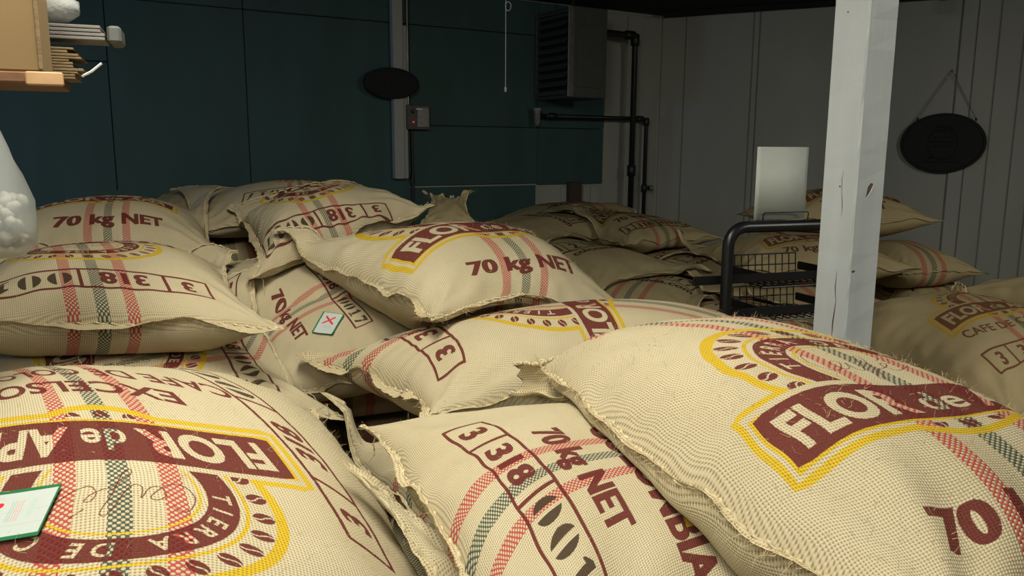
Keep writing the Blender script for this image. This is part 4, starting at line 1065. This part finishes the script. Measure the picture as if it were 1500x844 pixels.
# ---- left middle, under
sack('L', cor(*X(425, 455, 2.55), 110, .64, .85), .14, .1, art=a_txt, label='sack in the gap showing close letters below the leaning sack', group=FRONT, seed=8, n=(60, 70), fibres=100)
def a_K(A): A.text('70 kg NET', .018, -.03, .06, MAROON, .055, .92); A.strip(.02, .25, num='0017', h=.08)
sack('K', [(-1.0, 2.55, .98), (-.63, 1.93, .87), (-.12, 2.22, .90), (-.48, 2.85, 1.0)], .16, .12, art=a_K, label='sack bulging toward the viewer with a white tag, wedged below the centre sack', group=FRONT, seed=9, n=(70, 80), fibres=150, bow=(.02, .02, .02, .02))
def a_B2(A): A.strip(0.02, 0, h=.10, num='0016'); A.logo(0, -.28)
sack('B2', [(-1.45, 2.0, .93), (-1.20, 1.50, .93), tuple(P(482, 604, 1.82)), (-.76, 2.30, .93)], .12, .12, art=a_B2, label='sack pressed between the lower left sack and the one above, ragged ear at right', group=FRONT, seed=10, n=(70, 80), fibres=150, hem=(.02, .01, .01, .03))
def a_E(A): A.logo(0, 0); A.strip(.02, .28)
sack('E', [(-.55, 3.40, 1.24), (-1.0, 2.95, 1.24), tuple(P(383, 405, 2.25)), tuple(P(620, 308, 2.82))], .14, .15, art=a_E, label='leaning sack with upside down lot numbers behind the centre sack', group=FRONT, seed=11, n=(80, 90), fibres=200, hem=(.01, .02, .02, .02))
def a_D(A): A.logo(0, 0); A.text('70 kg NET', .018, -.375, .062, MAROON, .055, .92)
sack('D', cor(-1.36, 2.70, 1.17, 21, .70, .88)  , .17, .11, art=a_D, label='upper left sack reading 70 kg NET upright, behind the upside down one', group=FRONT, seed=13, n=(80, 100), fibres=200)
def a_C(A): A.logo(0, 0); A.strip(.02, .28)
sack('C', [(-.86, 2.42, 1.12), (-1.50, 2.25, 1.12), (-1.20, 1.62, 1.13), (-.56, 1.79, 1.10)], .145, .15, art=a_C, label='left sack with upside down lot numbers above a red and green striped seam', group=FRONT, seed=14, n=(90, 110), fibres=500, hem=(.01, .012, .02, .01), wr=.003, ripple=.003)

# ---- front left
def a_B(A): A.logo(0, 0, .94); A.text('EXCELSO', .0, -.275, .040, MAROON, .03, 1.25); A.text('CAFE DE COLOMBIA', .0, -.345, .040, MAROON, .02); A.strip(-.300, -.315, h=.068, ang=R(-88), lw=.007)
sack('B', [(-.44, 1.62, .95), (-1.10, 1.48, 1.02), (-.74, .56, .78), (.0, .79, .76)], .235, .12, art=a_B, label='front left sack with large upside down emblem and a green edged tag', group=FRONT, seed=20, n=(120, 140), fibres=3200, bow=(.02, .03, .03, -.03))
# ---- middle, under
def a_N(A): A.text('COLOMBIA', 0, .0, .07, MAROON, .05); A.line([(-.3, -.07), (.3, -.07)], .008, MAROON)
sack('N', [(-.40, 1.82, .78), (-.10, 1.32, .73), (.35, 1.5, .76), (.05, 2.0, .78)], .12, .1, art=a_N, label='shadowed sack deep in the gap below the middle sacks', group=FRONT, seed=15, n=(60, 70), fibres=80)
sack('O', [tuple(P(562, 768, 1.08)), (.03, .72, .84), (.45, .85, .80), (.25, 1.25, .80)], .08, .08, art=lambda A: A.strip(0, .1, .5, .12), label='sack with a crumpled open mouth at the bottom of the gap', group=FRONT, seed=16, n=(60, 70), fibres=120, hem=(.01, .01, .01, .03), wr=.012, ear=.04, ripple=.014)
def a_J(A): A.logo(0, 0); A.strip(.02, .28)
sack('J', [(.72, 1.74, 1.03), (.58, 2.25, 1.0), tuple(P(470, 534, 1.98)), tuple(P(642, 608, 1.52))], .145, .15, art=a_J, label='sack under the centre sack with upside down 3 and 318 and a torn ear', group=FRONT, seed=17, n=(90, 90), fibres=250, hem=(.01, .03, .02, .01))
def a_M(A): A.strip(.02, 0, h=.10); A.text('70 kg NET', .018, .095, .055, MAROON, .055, .92); A.text('COLOMBIA', .10, .20, .062, MAROON, .05); A.logo(0, .42, .8)
sack('M', [(-.23, 1.36, 1.01), (.045, .62, 1.0), (.79, .88, .86), (.53, 1.60, .88)], .15, .12, art=a_M, label='front middle sack with slanting boxed lot numbers and 70 kg NET', group=FRONT, seed=18, n=(100, 120), fibres=500, hem=(.01, .01, .01, .01), bow=(.0, .03, .04, .03))
def a_I(A): A.logo(0, 0); A.text('70 kg NET', .018, -.375, .062, MAROON, .055, .92)
sack('I', [tuple(P(640, 466, 1.80)), tuple(P(940, 480, 2.2)), (.06, 2.85, 1.20), tuple(P(425, 372, 2.4))], .14, .16, art=a_I, label='centre sack on top of the pile reading FLOR and 70 kg NET', group=FRONT, seed=19, n=(110, 120), fibres=1600, hem=(.008, .01, .01, .016), wr=.003)
# ---- foreground pair
def a_A(A): A.logo(0, 0); A.text('70 kg NET', .018, -.375, .062, MAROON, .055, .92)
sack('A', [(.33, .50, 1.13), (.96, .73, .93), (.68, 1.69, .975), tuple(P(800, 536, 1.42))], .18, .15, art=a_A, label='front right sack with large FLOR banner and stitched seam toward the middle', group=FRONT, seed=21, n=(120, 150), fibres=4200, ear=.01, lean=(-.12, .12), hem=(.008, .01, .01, .008), bow=(.03, .03, .03, -.035))

# ------------------------------------------------------------------ plain sacks that carry the visible ones, laid in rows where nothing else fits
def fill_rows(yaw, ox, oy, pw, pl, inside):
    c, s_ = math.cos(R(yaw)), math.sin(R(yaw)); k_ = 0; bm_cache = {}
    for i in range(-6, 9):
        for j in range(-2, 7):
            x = ox + i * pw * c - j * pl * s_; y = oy + i * pw * s_ + j * pl * c
            if not inside(x, y): continue
            zs = []
            for a in np.linspace(-.5, .5, 13):
                for b in np.linspace(-.5, .5, 13):
                    px_, py_ = x + a * pw * c - b * pl * s_, y + a * pw * s_ + b * pl * c
                    ii, jj = int((px_ - GX0) / GS), int((py_ - GY0) / GS)
                    if 0 <= ii < GN and 0 <= jj < GN and HB[ii, jj] < 8: zs.append(HB[ii, jj])
            if len(zs) < 14: continue
            zt_ = min(zs) - .015
            if zt_ < .15: continue
            nl_ = max(1, round(zt_ / .235)); th = zt_ / nl_
            for q in range(nl_):
                key = 'fill%d' % k_; k_ += 1
                sack(key, cor(x, y, q * th + th * .42, yaw, pw - .03, pl - .03), th * .565, th * .405, n=(12, 16), mat=m_fill, near=False, stitch=False, seed=5, bow=(0,) * 4,
                     label='plain striped burlap sack in a hidden lower layer that carries the printed sacks', group='lower layers of the sack stacks', clamp=False, wr=0, ear=0, ripple=0, prof=(3.5, .32), fill_below=False)
fill_rows(21, -.62, .72, .70, .96, lambda x, y: not (abs(x - .87) < .62 and 1.75 < y < 3.3 and x > .25) and (Vector((x, y, 0)) - Q0).dot(N1) > .55 and (Vector((x, y, 0)) - C0).dot(N2) > .55)

# ------------------------------------------------------------------ tags and dangling strings
paper_tag('B', *near('B', -.622, .912, 1.055), .115, .075, 168)
paper_tag('K', *near('K', -.504, 2.164, 1.015), .085, .055, -35)
def dangle(key, px, py, Y, pts, r=.0010):
    loose_string(key, [P(px + a, py + b, Y + c) for a, b, c in pts], r)
dangle('J', 725, 545, 1.62, [(10, -5, 0), (0, 8, 0), (-6, 30, -.02), (-2, 50, -.02), (4, 66, -.02)])
dangle('J', 722, 560, 1.62, [(4, -14, 0), (-2, 6, 0), (2, 22, -.01), (12, 36, -.01)], .0007)
dangle('B2', 475, 600, 1.72, [(-5, 0, .02), (6, -8, 0), (8, 10, 0), (-10, 30, 0), (-14, 55, 0), (-6, 78, 0)])
dangle('M', 562, 632, 1.36, [(8, 6, 0), (-4, -2, 0), (-14, 14, 0), (-12, 34, 0), (-22, 44, 0)], .0013)
dangle('K', 440, 565, 1.98, [(0, -4, 0), (6, 8, 0), (20, 14, 0), (26, 22, 0)])
dangle('E', 385, 402, 2.24, [(0, 0, 0), (2, 14, 0), (3, 40, 0), (-1, 62, 0)], .0008)
dangle('E', 610, 308, 2.83, [(0, 0, 0), (8, -8, 0), (12, -4, 0), (18, -12, 0)], .0010)
dangle('I', 920, 455, 2.22, [(0, 0, 0), (3, 8, 0), (0, 16, 0), (4, 24, 0)], .0010)

def corner_flap(key, a, b, r0, r1):
    """open mouth of a sack corner: a shell curled round the axis a-b, open toward the front"""
    o = SACKS[key]['obj']; org = Vector(o.location); a, b = Vector(a), Vector(b); ax = (b - a).normalized()
    bk = Vector((0, 1, 0)); bk = (bk - ax * bk.dot(ax)).normalized(); up = ax.cross(bk); up = up if up.z > 0 else -up
    nl_, na = 14, 18; vs = []
    for side in (0, .0016):
        for i in range(nl_ + 1):
            f = i / nl_; r_ = r0 + (r1 - r0) * f + .004 * math.sin(f * 9)
            for j in range(na + 1):
                th = R(70 - 215 * j / na) ; q = r_ - side + .0025 * math.sin(j * 2.1 + f * 5)
                vs.append(a.lerp(b, f) + up * math.sin(th) * q * 1.05 + bk * math.cos(th) * q + ax * (.006 * math.sin(j * 1.3) * f) - org)
    W_ = na + 1; M_ = W_ * (nl_ + 1); fs = []
    for i in range(nl_):
        for j in range(na):
            q = [i * W_ + j, (i + 1) * W_ + j, (i + 1) * W_ + j + 1, i * W_ + j + 1]; fs += [q, [M_ + k for k in reversed(q)]]
    rim = [i * W_ for i in range(nl_ + 1)] + [nl_ * W_ + j for j in range(1, na + 1)] + [i * W_ + na for i in range(nl_ - 1, -1, -1)] + [j for j in range(na - 1, 0, -1)]
    for p, q in zip(rim, rim[1:] + rim[:1]): fs.append([p, M_ + p, M_ + q, q])
    me = bpy.data.meshes.new('corner_flap'); me.from_pydata([tuple(v) for v in vs], [], fs)
    uv = np.array([[3 + (k % M_) % W_ * .006, (k % M_) // W_ * .008] for k in range(2 * M_)]); li = np.array([l.vertex_index for l in me.loops])
    me.uv_layers.new(name='fabric').data.foreach_set('uv', uv[li].astype(np.float32).ravel())
    me.polygons.foreach_set('use_smooth', [True] * len(me.polygons))
    me.materials.append(plain_burlap()); c = bpy.data.objects.new('corner_flap', me); scene.collection.objects.link(c); c.parent = o
    mb = MB(); pts = [Vector(vs[k]) for k in [i * W_ for i in range(nl_ + 1)]]
    qs = []
    for i in range(nl_):
        for k in range(5): qs.append(pts[i].lerp(pts[i + 1], k / 5) + Vector((0, 0, .0022 * math.sin((i * 5 + k) * 1.9))))
    mb.tube(qs, [.0022 * (1 + .4 * math.sin(k * 3.1)) for k in range(len(qs))], 5)
    m2 = bpy.data.meshes.new('flap_stitching'); m2.from_pydata(mb.v, [], mb.f); m2.materials.append(stitches_mat()); d = bpy.data.objects.new('flap_stitching', m2); scene.collection.objects.link(d); d.parent = c
corner_flap('A', P(838, 556, 1.36), P(752, 556, 1.42), .034, .026)
